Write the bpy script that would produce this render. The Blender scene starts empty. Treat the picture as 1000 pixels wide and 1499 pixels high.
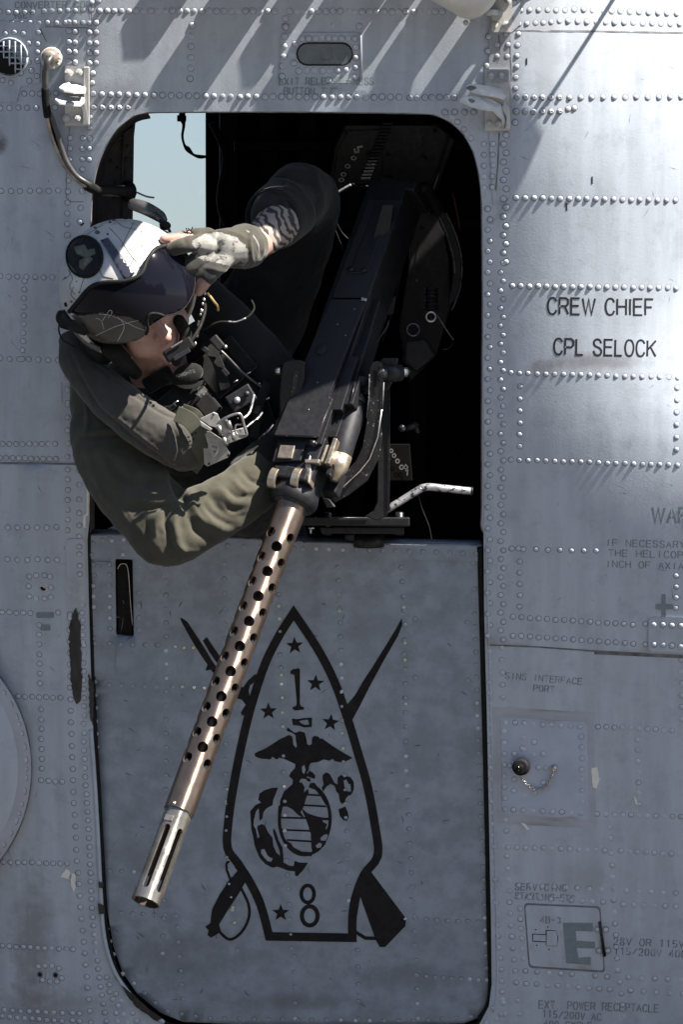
import bpy, bmesh, math, random
from mathutils import Vector, Matrix, noise
from mathutils.geometry import delaunay_2d_cdt
random.seed(7)
S = 0.0013          # metres per photograph pixel on the reference plane y = 0
D = 14.0            # camera distance
H = 2.15            # camera height
PI = math.pi
sc = bpy.context.scene
C = sc.collection
# ------------------------------------------------------------------ camera
cam = bpy.data.cameras.new('camera'); camo = bpy.data.objects.new('camera', cam); C.objects.link(camo)
camo.location = (0, -D, H); camo.rotation_euler = (PI/2, 0, 0)
cam.sensor_fit = 'HORIZONTAL'; cam.sensor_width = 36; cam.lens = 36*D/(1000*S)
cam.clip_start = .5; cam.clip_end = 3000
sc.camera = camo
# ------------------------------------------------------------------ light
LD = Vector((0.55, -0.265, 0.80)).normalized()     # direction towards the sun
w = bpy.data.worlds.new('World'); sc.world = w; w.use_nodes = True
nt = w.node_tree; bg = nt.nodes['Background']
sky = nt.nodes.new('ShaderNodeTexSky'); sky.sky_type = 'NISHITA'; sky.sun_disc = False
sky.sun_elevation = math.asin(LD.z); sky.sun_rotation = math.atan2(LD.x, LD.y)
sky.air_density = 1.0; sky.dust_density = .6; sky.ozone_density = 1.2
nt.links.new(sky.outputs[0], bg.inputs[0]); bg.inputs[1].default_value = 0.05
sun = bpy.data.lights.new('sun', 'SUN'); sun.energy = 5.0; sun.angle = math.radians(.53); sun.color = (1, .93, .83)
suno = bpy.data.objects.new('sun', sun); C.objects.link(suno); suno.location = (6, -4, 12)
suno.rotation_euler = LD.to_track_quat('Z', 'Y').to_euler()
sc.view_settings.view_transform = 'Standard'; sc.view_settings.look = 'None'
sc.view_settings.exposure = 2.32; sc.view_settings.gamma = 1; sc.view_settings.use_curve_mapping = False
sc.cycles.max_bounces = 6

# ------------------------------------------------------------------ photograph -> place
LEAN = .125         # the aircraft's side leans in towards the ground
def P(px, py, d=0.0):
    """the point at distance d in front of the plane y=0 that lies on the sight line through pixel px,py"""
    d -= LEAN*(py-600)*S
    k = (D-d)/D
    return Vector(((px-500)*S*k, -d, H+(749.5-py)*S*k))
TT = [(-2000, -.07), (110, -.07), (300, -.19), (600, -.235), (5000, -.235)]
def _ti(y):
    """outward lean of the skin integrated from 600 down to y"""
    def prim(v):
        t = 0
        for (a, s0), (b, s1) in zip(TT, TT[1:]):
            if v <= a: break
            e = min(v, b); se = s0+(s1-s0)*(e-a)/(b-a); t += (s0+se)/2*(e-a)
        return t
    return prim(y)-prim(600)
_tc = {}
def wall_d(px, py):
    """how far the fuselage skin stands out of y=0"""
    k = round(py*4)
    if k not in _tc: _tc[k] = _ti(py)
    a = _tc[k]
    g = 0
    if px > 740:
        f = 1/(1+math.exp((py-560)/60))
        g = -.62*(px-740)**1.9/(1.9*260**.9)*f
    if px < 170: g = -.0007*(170-px)**2
    if px > 740 and py < 300: g -= .00027*(300-py)**2*min(1, (px-740)/140)**1.5
    g += .65*noise.noise(Vector((px/160, py/130, 1.7)))+.2*noise.noise(Vector((px/60, py/70, 5)))
    return S*(a+g)
def W(px, py, off=0.0):
    return P(px, py, wall_d(px, py)+off)
def wall_n(px, py):
    a = W(px-3, py); b = W(px+3, py); c = W(px, py-3); e = W(px, py+3)
    n = (b-a).cross(c-e).normalized()
    return n if n.y < 0 else -n
DOOR_IN = -.012
def door_d(px, py):
    return S*(-.235*(py-600)+.7*noise.noise(Vector((px/120, py/110, 9.7)))) + DOOR_IN
def DW(px, py, off=0.0):
    return P(px, py, door_d(px, py)+off)

# ------------------------------------------------------------------ objects
def tag(o, label=None, cat=None, group=None, kind=None):
    for k, v in (('label', label), ('category', cat), ('group', group), ('kind', kind)):
        if v: o[k] = v
    return o
def thing(name, label, cat, loc=(0, 0, 0), group=None):
    o = bpy.data.objects.new(name, None); C.objects.link(o); o.location = loc; o.empty_display_size = .1
    return tag(o, label, cat, group)
def adopt(o, parent):
    if parent is not None:
        o.parent = parent
        m = Matrix.Translation(parent.location)
        p = parent
        if p.parent is not None: m = pw(p)
        o.matrix_parent_inverse = pw(parent).inverted()
    return o
def pw(o):
    """world matrix without waiting for a depsgraph update"""
    l = Matrix.LocRotScale(o.location, o.rotation_euler, o.scale)
    return l if o.parent is None else pw(o.parent) @ o.matrix_parent_inverse @ l
def link_mesh(name, me, parent=None, mats=(), smooth=False):
    for m in mats: me.materials.append(m)
    if smooth: me.polygons.foreach_set('use_smooth', [True]*len(me.polygons))
    o = bpy.data.objects.new(name, me); C.objects.link(o); adopt(o, parent)
    return o
def obj(name, verts, faces, mat, parent=None, smooth=False, fm=None):
    me = bpy.data.meshes.new(name); me.from_pydata([tuple(v) for v in verts], [], faces)
    mats = mat if isinstance(mat, (list, tuple)) else [mat]
    if fm: me.polygons.foreach_set('material_index', fm)
    me.update()
    return link_mesh(name, me, parent, mats, smooth)
def bevel(o, wd=.0015, seg=2, ang=35):
    m = o.modifiers.new('bevel', 'BEVEL'); m.width = wd; m.segments = seg; m.limit_method = 'ANGLE'; m.angle_limit = math.radians(ang)
    m.harden_normals = False
    return o
def spline(pts, n=8):
    """Catmull-Rom through points of any dimension"""
    pts = [tuple(p) for p in pts]
    if len(pts) < 3:
        a, b = pts; return [tuple(a[k]+(b[k]-a[k])*i/n for k in range(len(a))) for i in range(n+1)]
    out = []
    for i in range(len(pts)-1):
        p0 = pts[max(i-1, 0)]; p1 = pts[i]; p2 = pts[i+1]; p3 = pts[min(i+2, len(pts)-1)]
        for j in range(n):
            t = j/n
            out.append(tuple(.5*(2*p1[k]+(p2[k]-p0[k])*t+(2*p0[k]-5*p1[k]+4*p2[k]-p3[k])*t*t+(3*p1[k]-p0[k]-3*p2[k]+p3[k])*t**3) for k in range(len(p1))))
    out.append(pts[-1]); return out
class MB:
    def __init__(s): s.v = []; s.f = []; s.m = []; s.mi = 0
    def add(s, vs, fs):
        b = len(s.v); s.v += [Vector(v) for v in vs]
        for f in fs: s.f.append([b+i for i in f]); s.m.append(s.mi)
        return s
    def tube(s, pts, radii, seg=12, cap=True, flat=1.0, up=None, dome=False, plane=False):
        """pts 3D; radii list or number; flat squashes the section along its second axis"""
        pts = [Vector(p) for p in pts]; n = len(pts)
        if not isinstance(radii, (list, tuple)): radii = [radii]*n
        if dome:
            a = (pts[0]-pts[1]).normalized(); b = (pts[-1]-pts[-2]).normalized()
            r0 = radii[0]; r1 = radii[-1]
            pre = [(pts[0]+a*r0*math.sin(t), r0*math.cos(t)) for t in (1.45, 1.1, .7, .35)]
            post = [(pts[-1]+b*r1*math.sin(t), r1*math.cos(t)) for t in (.35, .7, 1.1, 1.45)]
            pts = [p for p, _ in pre]+pts+[p for p, _ in post]
            radii = [r for _, r in pre]+list(radii)+[r for _, r in post]; n = len(pts)
        vs = []; prev = None
        for i in range(n):
            t = (pts[min(i+1, n-1)]-pts[max(i-1, 0)]).normalized()
            if prev is None:
                u = Vector(up) if up else (Vector((0, 0, 1)) if abs(t.z) < .9 else Vector((1, 0, 0)))
                a = (u-t*u.dot(t)).normalized()
            else:
                a = (prev-t*prev.dot(t)).normalized()
            if plane: a = t.cross(Vector((0, 1, 0))).normalized()
            prev = a; b = t.cross(a)
            for j in range(seg):
                th = 2*PI*j/seg
                vs.append(pts[i]+a*math.cos(th)*radii[i]+b*math.sin(th)*radii[i]*flat)
        fs = [[i*seg+j, i*seg+(j+1) % seg, (i+1)*seg+(j+1) % seg, (i+1)*seg+j] for i in range(n-1) for j in range(seg)]
        if cap: fs += [list(range(seg))[::-1], [(n-1)*seg+j for j in range(seg)]]
        return s.add(vs, fs)
    def ball(s, c, r, ax=None, seg=16):
        """ellipsoid; r number or triple along ax (three unit vectors)"""
        if not isinstance(r, (list, tuple)): r = (r, r, r)
        ax = ax or (Vector((1, 0, 0)), Vector((0, 1, 0)), Vector((0, 0, 1)))
        vs = []; h = seg//2
        for i in range(1, h):
            for j in range(seg):
                th = PI*i/h; ph = 2*PI*j/seg
                q = (math.sin(th)*math.cos(ph), math.sin(th)*math.sin(ph), math.cos(th))
                vs.append(Vector(c)+sum((ax[k]*r[k]*q[k] for k in range(3)), Vector()))
        t = len(vs); vs += [Vector(c)+ax[2]*r[2], Vector(c)-ax[2]*r[2]]
        fs = [[i*seg+j, (i+1)*seg+j, (i+1)*seg+(j+1) % seg, i*seg+(j+1) % seg] for i in range(h-2) for j in range(seg)]
        fs += [[t, j, (j+1) % seg] for j in range(seg)]+[[t+1, (h-2)*seg+(j+1) % seg, (h-2)*seg+j] for j in range(seg)]
        return s.add(vs, fs)
    def prism(s, poly, off):
        """poly: list of 3D points, off: vector of the extrusion"""
        n = len(poly); vs = [Vector(p) for p in poly]+[Vector(p)+Vector(off) for p in poly]
        return s.add(vs, [list(range(n)), [n+i for i in range(n)][::-1]]+[[i, i+n, (i+1) % n+n, (i+1) % n] for i in range(n)])
    def box(s, c, ax, r):
        c = Vector(c); vs = [c+ax[0]*r[0]*x+ax[1]*r[1]*y+ax[2]*r[2]*z for x in (-1, 1) for y in (-1, 1) for z in (-1, 1)]
        return s.add(vs, [(0, 1, 3, 2), (4, 6, 7, 5), (0, 4, 5, 1), (2, 3, 7, 6), (0, 2, 6, 4), (1, 5, 7, 3)])
    def build(s, name, mat, parent=None, smooth=False, fixn=True, bev=None):
        o = obj(name, s.v, s.f, mat, parent, smooth, s.m if isinstance(mat, (list, tuple)) else None)
        if fixn:
            bm = bmesh.new(); bm.from_mesh(o.data); bmesh.ops.recalc_face_normals(bm, faces=bm.faces); bm.to_mesh(o.data); bm.free()
        if bev: bevel(o, bev)
        return o
XYZ = (Vector((1, 0, 0)), Vector((0, 1, 0)), Vector((0, 0, 1)))

# ---- flat regions filled with triangles and laid on a surface
def inside(x, y, poly):
    c = False; n = len(poly); j = n-1
    for i in range(n):
        xi, yi = poly[i]; xj, yj = poly[j]
        if (yi > y) != (yj > y) and x < (xj-xi)*(y-yi)/(yj-yi)+xi: c = not c
        j = i
    return c
def region(adds, cuts=(), grid=None):
    vs = []; es = []
    for p in list(adds)+list(cuts):
        if grid:
            pp = []
            for i, q in enumerate(p):
                q2 = p[(i+1) % len(p)]; kk = max(1, int(math.hypot(q2[0]-q[0], q2[1]-q[1])/grid))
                pp += [(q[0]+(q2[0]-q[0])*t/kk, q[1]+(q2[1]-q[1])*t/kk) for t in range(kk)]
            p = pp
        b = len(vs); n = len(p); vs += [Vector((q[0], q[1])) for q in p]
        es += [(b+i, b+(i+1) % n) for i in range(n)]
    bbs = [(min(q[0] for q in p), max(q[0] for q in p), min(q[1] for q in p), max(q[1] for q in p), p) for p in adds]
    cbs = [(min(q[0] for q in p), max(q[0] for q in p), min(q[1] for q in p), max(q[1] for q in p), p) for p in cuts]
    def keep(x, y):
        return any(a <= x <= b and c <= y <= d and inside(x, y, p) for a, b, c, d, p in bbs) and not any(a <= x <= b and c <= y <= d and inside(x, y, p) for a, b, c, d, p in cbs)
    if grid:
        x0 = min(b[0] for b in bbs); x1 = max(b[1] for b in bbs); y0 = min(b[2] for b in bbs); y1 = max(b[3] for b in bbs)
        y = y0+grid*.5
        while y < y1:
            x = x0+grid*.5
            while x < x1:
                if keep(x, y): vs.append(Vector((x+.01*math.sin(y), y)))
                x += grid
            y += grid
    r = delaunay_2d_cdt(vs, es, [], 0, 1e-5)
    V, F = r[0], r[2]; out = []
    for f in F:
        cx = sum(V[i][0] for i in f)/len(f); cy = sum(V[i][1] for i in f)/len(f)
        if keep(cx, cy): out.append(list(f))
    used = sorted({i for f in out for i in f}); mp = {u: k for k, u in enumerate(used)}
    return [(V[u][0], V[u][1]) for u in used], [[mp[i] for i in f] for f in out]
def facing(verts, faces):
    """turn all faces so that they look at -y"""
    out = []
    for f in faces:
        n = (verts[f[1]]-verts[f[0]]).cross(verts[f[2]]-verts[f[0]])
        out.append(f if n.y < 0 else f[::-1])
    return out
def decal(name, adds, cuts=(), mat=None, parent=None, surf=W, off=.0006, grid=14, kind=None):
    v2, f = region(adds, cuts, grid)
    v = [surf(x, y, off) for x, y in v2]
    o = obj(name, v, facing(v, f), mat, parent, True)
    if kind: o['kind'] = kind
    return o
def sheet(name, adds, cuts, mat, parent, surf, off, thick, grid=18, smooth=True):
    """a plate with real thickness lying on a surface: top at off, rim down to off-thick"""
    v2, f = region(adds, cuts, grid)
    v = [surf(x, y, off) for x, y in v2]; f = facing(v, f)
    cnt = {}
    for t in f:
        for i in range(len(t)):
            a, b = t[i], t[(i+1) % len(t)]; cnt[(a, b)] = 1
    n = len(v); rim = [(a, b) for a, b in cnt if (b, a) not in cnt]
    used = sorted({a for e in rim for a in e}); mp = {u: n+k for k, u in enumerate(used)}; q = len(used)
    v += [surf(v2[u][0], v2[u][1], off-thick) for u in used]+[v[u] for u in used]
    rf = [[mp[b]+q, mp[a]+q, mp[a], mp[b]] for a, b in rim]
    o = obj(name, v, f+rf, mat, parent, False)
    o.data.polygons.foreach_set('use_smooth', [smooth]*len(f)+[False]*len(rf))
    return o
def ribbon(pts, wd, closed=False):
    """outline polygons of a stroke (one quad per segment with round joints)"""
    out = []; n = len(pts)
    ws = wd if isinstance(wd, (list, tuple)) else [wd]*n
    segs = n if closed else n-1
    L = []; R = []
    for i in range(n):
        if closed: a = pts[(i-1) % n]; b = pts[(i+1) % n]
        else: a = pts[max(i-1, 0)]; b = pts[min(i+1, n-1)]
        def un(p, q):
            d = math.hypot(q[0]-p[0], q[1]-p[1]) or 1; return ((q[0]-p[0])/d, (q[1]-p[1])/d)
        d1 = un(a, pts[i]) if a != pts[i] else un(pts[i], b); d2 = un(pts[i], b) if b != pts[i] else d1
        nx, ny = -(d1[1]+d2[1]), d1[0]+d2[0]; l = math.hypot(nx, ny) or 1; nx /= l; ny /= l
        c = max(.45, nx*-d1[1]+ny*d1[0]); h = ws[i]/2/c
        L.append((pts[i][0]+nx*h, pts[i][1]+ny*h)); R.append((pts[i][0]-nx*h, pts[i][1]-ny*h))
    if closed: return [L], [R]
    return [L+R[::-1]]
def disc(cx, cy, rx, ry=None, n=20, a=0):
    ry = ry or rx
    return [(cx+rx*math.cos(t)*math.cos(a)-ry*math.sin(t)*math.sin(a), cy+rx*math.cos(t)*math.sin(a)+ry*math.sin(t)*math.cos(a)) for t in [2*PI*i/n for i in range(n)]]
def rrect(x0, y0, x1, y1, r, n=4):
    out = []
    for cx, cy, a in ((x1-r, y0+r, -90), (x1-r, y1-r, 0), (x0+r, y1-r, 90), (x0+r, y0+r, 180)):
        for i in range(n+1):
            t = math.radians(a+90*i/n); out.append((cx+r*math.cos(t), cy+r*math.sin(t)))
    return out
def rquad(q, r, n=4):
    """quad with rounded corners"""
    out = []
    for i in range(4):
        p = q[i]; a = q[i-1]; b = q[(i+1) % 4]
        la = math.hypot(a[0]-p[0], a[1]-p[1]); lb = math.hypot(b[0]-p[0], b[1]-p[1])
        s = (p[0]+(a[0]-p[0])*r/la, p[1]+(a[1]-p[1])*r/la); e = (p[0]+(b[0]-p[0])*r/lb, p[1]+(b[1]-p[1])*r/lb)
        for k in range(n+1):
            t = k/n; out.append(((1-t)**2*s[0]+2*t*(1-t)*p[0]+t*t*e[0], (1-t)**2*s[1]+2*t*(1-t)*p[1]+t*t*e[1]))
    return out

# ------------------------------------------------------------------ materials
def lin(r, g, b): return (r, g, b, 1)
def mat(name, col, rough=.6, metal=0.0, var=.15, scale=30, stretch=(1, 1, 1), bump=.0, bscale=None, col2=None, spots=(), wear=None, alpha=None, spec=.5, coat=0, fine=0.0, blot=0.0):
    """noise-varied material. spots: (px,py,rx,ry,amount,colour) stains with a place of their own; wear: (amount, colour) chips"""
    m = bpy.data.materials.new(name); m.use_nodes = True; t = m.node_tree; N = t.nodes; Lk = t.links
    b = N['Principled BSDF']; b.inputs['Metallic'].default_value = metal; b.inputs['Specular IOR Level'].default_value = spec
    if coat: b.inputs['Coat Weight'].default_value = coat; b.inputs['Coat Roughness'].default_value = .08
    tc = N.new('ShaderNodeTexCoord'); mp = N.new('ShaderNodeMapping'); mp.inputs['Scale'].default_value = stretch
    Lk.new(tc.outputs['Object'], mp.inputs[0])
    def nz(sc_, det=4, src=mp, rg=.6):
        n = N.new('ShaderNodeTexNoise'); n.inputs['Scale'].default_value = sc_; n.inputs['Detail'].default_value = det; n.inputs['Roughness'].default_value = rg
        Lk.new(src.outputs[0] if src is mp else tc.outputs['Object'], n.inputs['Vector']); return n
    def ramp(src, p0, p1, c0=(0, 0, 0, 1), c1=(1, 1, 1, 1)):
        r = N.new('ShaderNodeValToRGB'); r.color_ramp.elements[0].position = p0; r.color_ramp.elements[1].position = p1
        r.color_ramp.elements[0].color = c0; r.color_ramp.elements[1].color = c1; Lk.new(src, r.inputs[0]); return r
    def mix(f, a, c):
        x = N.new('ShaderNodeMix'); x.data_type = 'RGBA'
        if isinstance(f, float): x.inputs[0].default_value = f
        else: Lk.new(f, x.inputs[0])
        for k, q in ((6, a), (7, c)):
            if isinstance(q, tuple): x.inputs[k].default_value = q
            else: Lk.new(q, x.inputs[k])
        return x.outputs[2]
    c = lin(*col); c2 = lin(*(col2 or [v*(1-var) for v in col])); c0 = lin(*[min(1, v*(1+var*.7)) for v in col])
    n1 = nz(scale)
    r = ramp(n1.outputs[0], .36, .64, c2, c0)
    out = r.outputs[0]
    if fine:
        n4 = nz(900, 2, None); out = mix(ramp(n4.outputs[0], .3, .7, (fine, fine, fine, 1), (0, 0, 0, 1)).outputs[0], out, lin(*[v*.45 for v in col]))
    for (px, py, rx, ry, amt, cc) in spots:
        q = P(px, py, 0)
        s1 = N.new('ShaderNodeVectorMath'); s1.operation = 'SUBTRACT'; Lk.new(tc.outputs['Object'], s1.inputs[0]); s1.inputs[1].default_value = q
        s2 = N.new('ShaderNodeVectorMath'); s2.operation = 'MULTIPLY'; Lk.new(s1.outputs[0], s2.inputs[0]); s2.inputs[1].default_value = (1/(rx*S), 0, 1/(ry*S))
        s3 = N.new('ShaderNodeVectorMath'); s3.operation = 'LENGTH'; Lk.new(s2.outputs[0], s3.inputs[0])
        n5 = nz(45, 4, None)
        ad = N.new('ShaderNodeMath'); ad.operation = 'MULTIPLY_ADD'; Lk.new(n5.outputs[0], ad.inputs[0]); ad.inputs[1].default_value = 1.4; Lk.new(s3.outputs['Value'], ad.inputs[2])
        rr = ramp(ad.outputs[0], .55, 1.0, (amt, amt, amt, 1), (0, 0, 0, 1))
        ad2 = N.new('ShaderNodeMath'); ad2.operation = 'MULTIPLY'; Lk.new(ad.outputs[0], ad2.inputs[0]); ad2.inputs[1].default_value = .55
        Lk.new(ad2.outputs[0], rr.inputs[0])
        out = mix(rr.outputs[0], out, lin(*cc))
    if blot:
        n6 = nz(24, 8, None, .72); r6 = ramp(n6.outputs[0], .50, .68, (0, 0, 0, 1), (blot, blot, blot, 1)); out = mix(r6.outputs[0], out, lin(*[v*.55 for v in col]))
    if wear:
        n3 = nz(wear[2] if len(wear) > 2 else 60, 8, None, .75)
        rw = ramp(n3.outputs[0], wear[0], wear[0]+.03); out = mix(rw.outputs[0], out, lin(*wear[1]))
    Lk.new(out, b.inputs['Base Color'])
    n2 = nz(scale*2.3, 3)
    rr = ramp(n2.outputs[0], .3, .7, (rough*.8,)*3+(1,), (min(1, rough*1.2),)*3+(1,)); Lk.new(rr.outputs[0], b.inputs['Roughness'])
    if bump:
        nb = nz(bscale or scale*4, 4, None); bp = N.new('ShaderNodeBump'); bp.inputs['Strength'].default_value = min(1, bump); bp.inputs['Distance'].default_value = .001
        Lk.new(nb.outputs[0], bp.inputs['Height']); Lk.new(bp.outputs[0], b.inputs['Normal'])
    if alpha is not None:
        na = nz(60, 6, None); ra = ramp(na.outputs[0], .35, .65, (alpha[0],)*3+(1,), (alpha[1],)*3+(1,)); Lk.new(ra.outputs[0], b.inputs['Alpha'])
    m['n'] = 1
    return m
SK = [(40, 1390, 34, 130, .5, (.07, .065, .06)), (60, 1490, 90, 40, .45, (.09, .08, .075)), (370, 525, 1, 1, 0, (0, 0, 0)),
      (0, 214, 16, 20, .8, (.05, .045, .04)), (112, 160, 40, 90, .35, (.10, .09, .09)), (730, 100, 24, 110, .45, (.11, .105, .105)),
      (160, 150, 70, 30, .35, (.12, .11, .11)), (870, 530, 78, 14, .6, (.10, .095, .10)), (795, 540, 30, 14, .5, (.11, .10, .105)),
      (860, 1290, 60, 30, .35, (.17, .17, .18)), (765, 1115, 22, 22, .5, (.07, .07, .075)), (718, 940, 30, 12, .4, (.12, .11, .10))]
M = {}
M['skin'] = mat('grey_paint', (.282, .312, .358), .5, 0, .10, 9, (3.5, 1, .35), .25, 260, spots=SK, fine=.10, wear=(.72, (.15, .15, .16), 38), blot=.36, spec=.3)
M['rivet'] = mat('grey_rivet_paint', (.295, .32, .37), .42, 0, .15, 40, bump=.2, bscale=300)
M['grime'] = mat('sealant_ring', (.105, .11, .125), .8, 0, .2, 50)
M['seam'] = mat('seam_dirt', (.10, .10, .105), .8, 0, .4, 40)
M['bluepaint'] = mat('blue_grey_paint', (.25, .285, .36), .5, 0, .1, 14, bump=.2, bscale=260, fine=.08)
M['border'] = mat('grey_border_paint', (.235, .25, .29), .55, 0, .1, 14)
M['door'] = mat('dark_blue_grey_paint', (.158, .186, .228), .5, 0, .2, 22, bump=.25, bscale=240, fine=.18,
    spots=[(255, 1410, 90, 50, .4, (.05, .052, .06)), (600, 1440, 90, 30, .4, (.05, .052, .06)), (200, 1260, 60, 60, .3, (.06, .062, .072)), (420, 1480, 120, 14, .4, (.05, .05, .055))], wear=(.69, (.05, .055, .066), 50), blot=.45)
M['doorrivet'] = mat('door_rivet_paint', (.17, .195, .235), .42, 0, .2, 60)
M['oldrivet'] = mat('chipped_rivet_primer', (.36, .38, .22), .5, 0, .2, 60)
M['barerivet'] = mat('bare_rivet_metal', (.55, .56, .56), .35, .6, .2, 60)
M['black'] = mat('black_stencil_paint', (.010, .0085, .009), .85, 0, .2, 30, fine=.1, spec=.15)
M['text'] = mat('black_lettering', (.014, .015, .018), .7, spec=.2)
M['stencil'] = mat('faded_stencil_paint', (.08, .10, .12), .6, 0, .15, 60, alpha=(.25, .85))
M['stencil2'] = mat('grey_stencil_paint', (.115, .145, .165), .6, 0, .1, 40, alpha=(.85, 1))
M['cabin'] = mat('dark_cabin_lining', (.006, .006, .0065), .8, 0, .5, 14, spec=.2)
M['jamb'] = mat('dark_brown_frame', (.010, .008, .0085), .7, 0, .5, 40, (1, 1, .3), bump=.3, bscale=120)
M['gunblack'] = mat('black_gun_metal', (.010, .010, .012), .5, .2, .12, 40, bump=.05, bscale=600, wear=(.74, (.10, .09, .085), 90), spec=.35)
M['gundark'] = mat('worn_black_steel', (.008, .008, .0095), .5, .2, .3, 60, bump=.1, bscale=300, wear=(.70, (.16, .16, .17), 120), spec=.3)
M['edge'] = mat('chipped_black_steel', (.014, .014, .016), .35, .5, .3, 60, bump=.2, bscale=300, wear=(.60, (.25, .245, .25), 130))
M['bronze'] = mat('brown_barrel_steel', (.165, .122, .095), .36, .9, .2, 26, (1, 1, .5), bump=.12, bscale=420, wear=(.72, (.6, .5, .42), 120))
def aniso(m, amt):
    t = m.node_tree; b = t.nodes['Principled BSDF']; c = t.nodes.new('ShaderNodeCombineXYZ')
    a = (P(213, 1320, .60)-P(428, 737, .215)).normalized()
    for i in range(3): c.inputs[i].default_value = a[i]
    t.links.new(c.outputs[0], b.inputs['Tangent']); b.inputs['Anisotropic'].default_value = amt
aniso(M['bronze'], .85)
M['muzzle'] = mat('bare_brown_steel', (.20, .18, .155), .28, .8, .25, 30, bump=.2, bscale=320, wear=(.66, (.62, .56, .46), 90))
aniso(M['muzzle'], .8)
M['hole'] = mat('barrel_inside', (.05, .036, .03), .4, .7)
M['steel'] = mat('bright_worn_steel', (.42, .40, .37), .32, .85, .25, 60, wear=(.62, (.08, .075, .07), 70))
M['brass'] = mat('warm_worn_steel', (.34, .285, .22), .35, .85, .25, 60)
M['silver'] = mat('silver_chipped_tube', (.34, .34, .36), .35, .7, .2, 40, wear=(.53, (.03, .028, .028), 60))
M['rubber'] = mat('black_rubber', (.005, .005, .005), .75, 0, .3, 50, spec=.15, bump=.2, bscale=200)
M['cable'] = mat('cable_sleeve', (.035, .034, .034), .4, 0, .4, 30)
M['copper'] = mat('worn_cable_sleeve', (.20, .17, .14), .4, .3, .5, 60)
M['bracket'] = mat('bracket_grey_paint', (.34, .34, .335), .48, 0, .14, 30, bump=.25, bscale=200, wear=(.66, (.12, .115, .11), 60))
M['helmet'] = mat('scratched_white_helmet', (.30, .297, .285), .32, 0, .12, 16, bump=.1, bscale=80, wear=(.645, (.09, .08, .08), 42))
def cloth(name, col, sc_=1400, bump=.5, var=.15, rough=.95, **k):
    m = mat(name, col, rough, 0, var, 22, bump=bump, bscale=sc_, spec=.15, fine=.25, **k)
    m.node_tree.nodes['Principled BSDF'].inputs['Sheen Weight'].default_value = .12
    return m
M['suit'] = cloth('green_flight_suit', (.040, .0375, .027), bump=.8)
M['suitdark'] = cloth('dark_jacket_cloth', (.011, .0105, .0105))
M['preserver'] = cloth('olive_nylon', (.035, .033, .0295), 900)
M['vest'] = cloth('black_vest_nylon', (.0065, .0065, .0065), 700, var=.5)
M['webbing'] = cloth('green_webbing', (.050, .050, .036), 500)
M['leather'] = mat('grey_glove_leather', (.13, .127, .118), .8, 0, .2, 30, bump=.4, bscale=260, wear=(.53, (.018, .018, .017), 34))
M['glove'] = cloth('olive_glove_knit', (.034, .033, .026), 900)
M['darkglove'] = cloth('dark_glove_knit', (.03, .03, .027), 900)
M['flesh'] = mat('skin', (.27, .165, .135), .55, 0, .12, 24, bump=.15, bscale=220, col2=(.22, .122, .10))
M['flesh'].node_tree.nodes['Principled BSDF'].inputs['Subsurface Weight'].default_value = .12
M['flesh'].node_tree.nodes['Principled BSDF'].inputs['Subsurface Scale'].default_value = .01
M['lip'] = mat('lips', (.29, .15, .125), .5)
M['visor'] = mat('smoked_visor', (.0035, .0035, .006), .07, 0, .1, 5, spec=.11)
M['visor2'] = mat('lower_visor_glass', (.035, .033, .031), .2, 0, .3, 12, spec=.3)
M['trim'] = mat('black_edge_trim', (.006, .006, .006), .7, spec=.15)
M['asphalt'] = mat('asphalt_apron', (.07, .068, .066), .9, 0, .15, .6, bump=.4, bscale=30)
M['grip'] = mat('black_matte_plastic', (.005, .005, .0055), .6, spec=.15)
M['white'] = mat('white_chalk_marks', (.42, .44, .46), .8, alpha=(.5, 1))
M['cream'] = mat('bare_cream_primer', (.50, .49, .45), .7, 0, .1, 30)
# ================================================================== SETTING
def camo_mat():
    m = mat('tiger_camo', (.22, .17, .14), .8, 0, .1, 20)
    t = m.node_tree; N = t.nodes; b = N['Principled BSDF']
    wv = N.new('ShaderNodeTexWave'); wv.inputs['Scale'].default_value = 22; wv.inputs['Distortion'].default_value = 9; wv.inputs['Detail'].default_value = 3; wv.inputs['Detail Scale'].default_value = 1.2
    tc = N.new('ShaderNodeTexCoord'); mp = N.new('ShaderNodeMapping'); mp.inputs['Rotation'].default_value = (0, .5, 0)
    t.links.new(tc.outputs['Object'], mp.inputs[0]); t.links.new(mp.outputs[0], wv.inputs[0])
    r = N.new('ShaderNodeValToRGB'); r.color_ramp.elements[0].position = .42; r.color_ramp.elements[0].color = (.02, .02, .025, 1); r.color_ramp.elements[1].position = .5; r.color_ramp.elements[1].color = (.21, .165, .14, 1)
    t.links.new(wv.outputs[0], r.inputs[0]); t.links.new(r.outputs[0], b.inputs['Base Color']); return m
M['camo'] = camo_mat()
g = obj('ground', [(-900, -900, 0), (900, -900, 0), (900, 900, 0), (-900, 900, 0)], [(0, 1, 2, 3)], M['asphalt']); tag(g, kind='structure')

tv = []; tf = []
random.seed(21)
for k in range(2600):       # the wood across the apron behind the photographer: it shows in the visor and hides the low sky
    x = random.uniform(-75, 75); top = 15+4*math.sin(x*.13)+3*math.sin(x*.41+1); z = top*random.random()**.7; y = -48+random.uniform(-4, 4)
    r = random.uniform(1.0, 2.2); n0 = Vector((random.uniform(-.5, .5), 1, random.uniform(-.4, .6))).normalized(); u = n0.orthogonal().normalized(); v = n0.cross(u); b0 = len(tv)
    for j in range(5): t = j*2*PI/5+random.random()*.6; tv.append(Vector((x, y, z))+u*r*math.cos(t)+v*r*math.sin(t))
    tf.append([b0+j for j in range(5)])
wd_ = obj('far_wood', tv, tf, mat('dark_foliage', (.045, .06, .03), .9, 0, .3, .4)); tag(wd_, kind='stuff')
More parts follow.
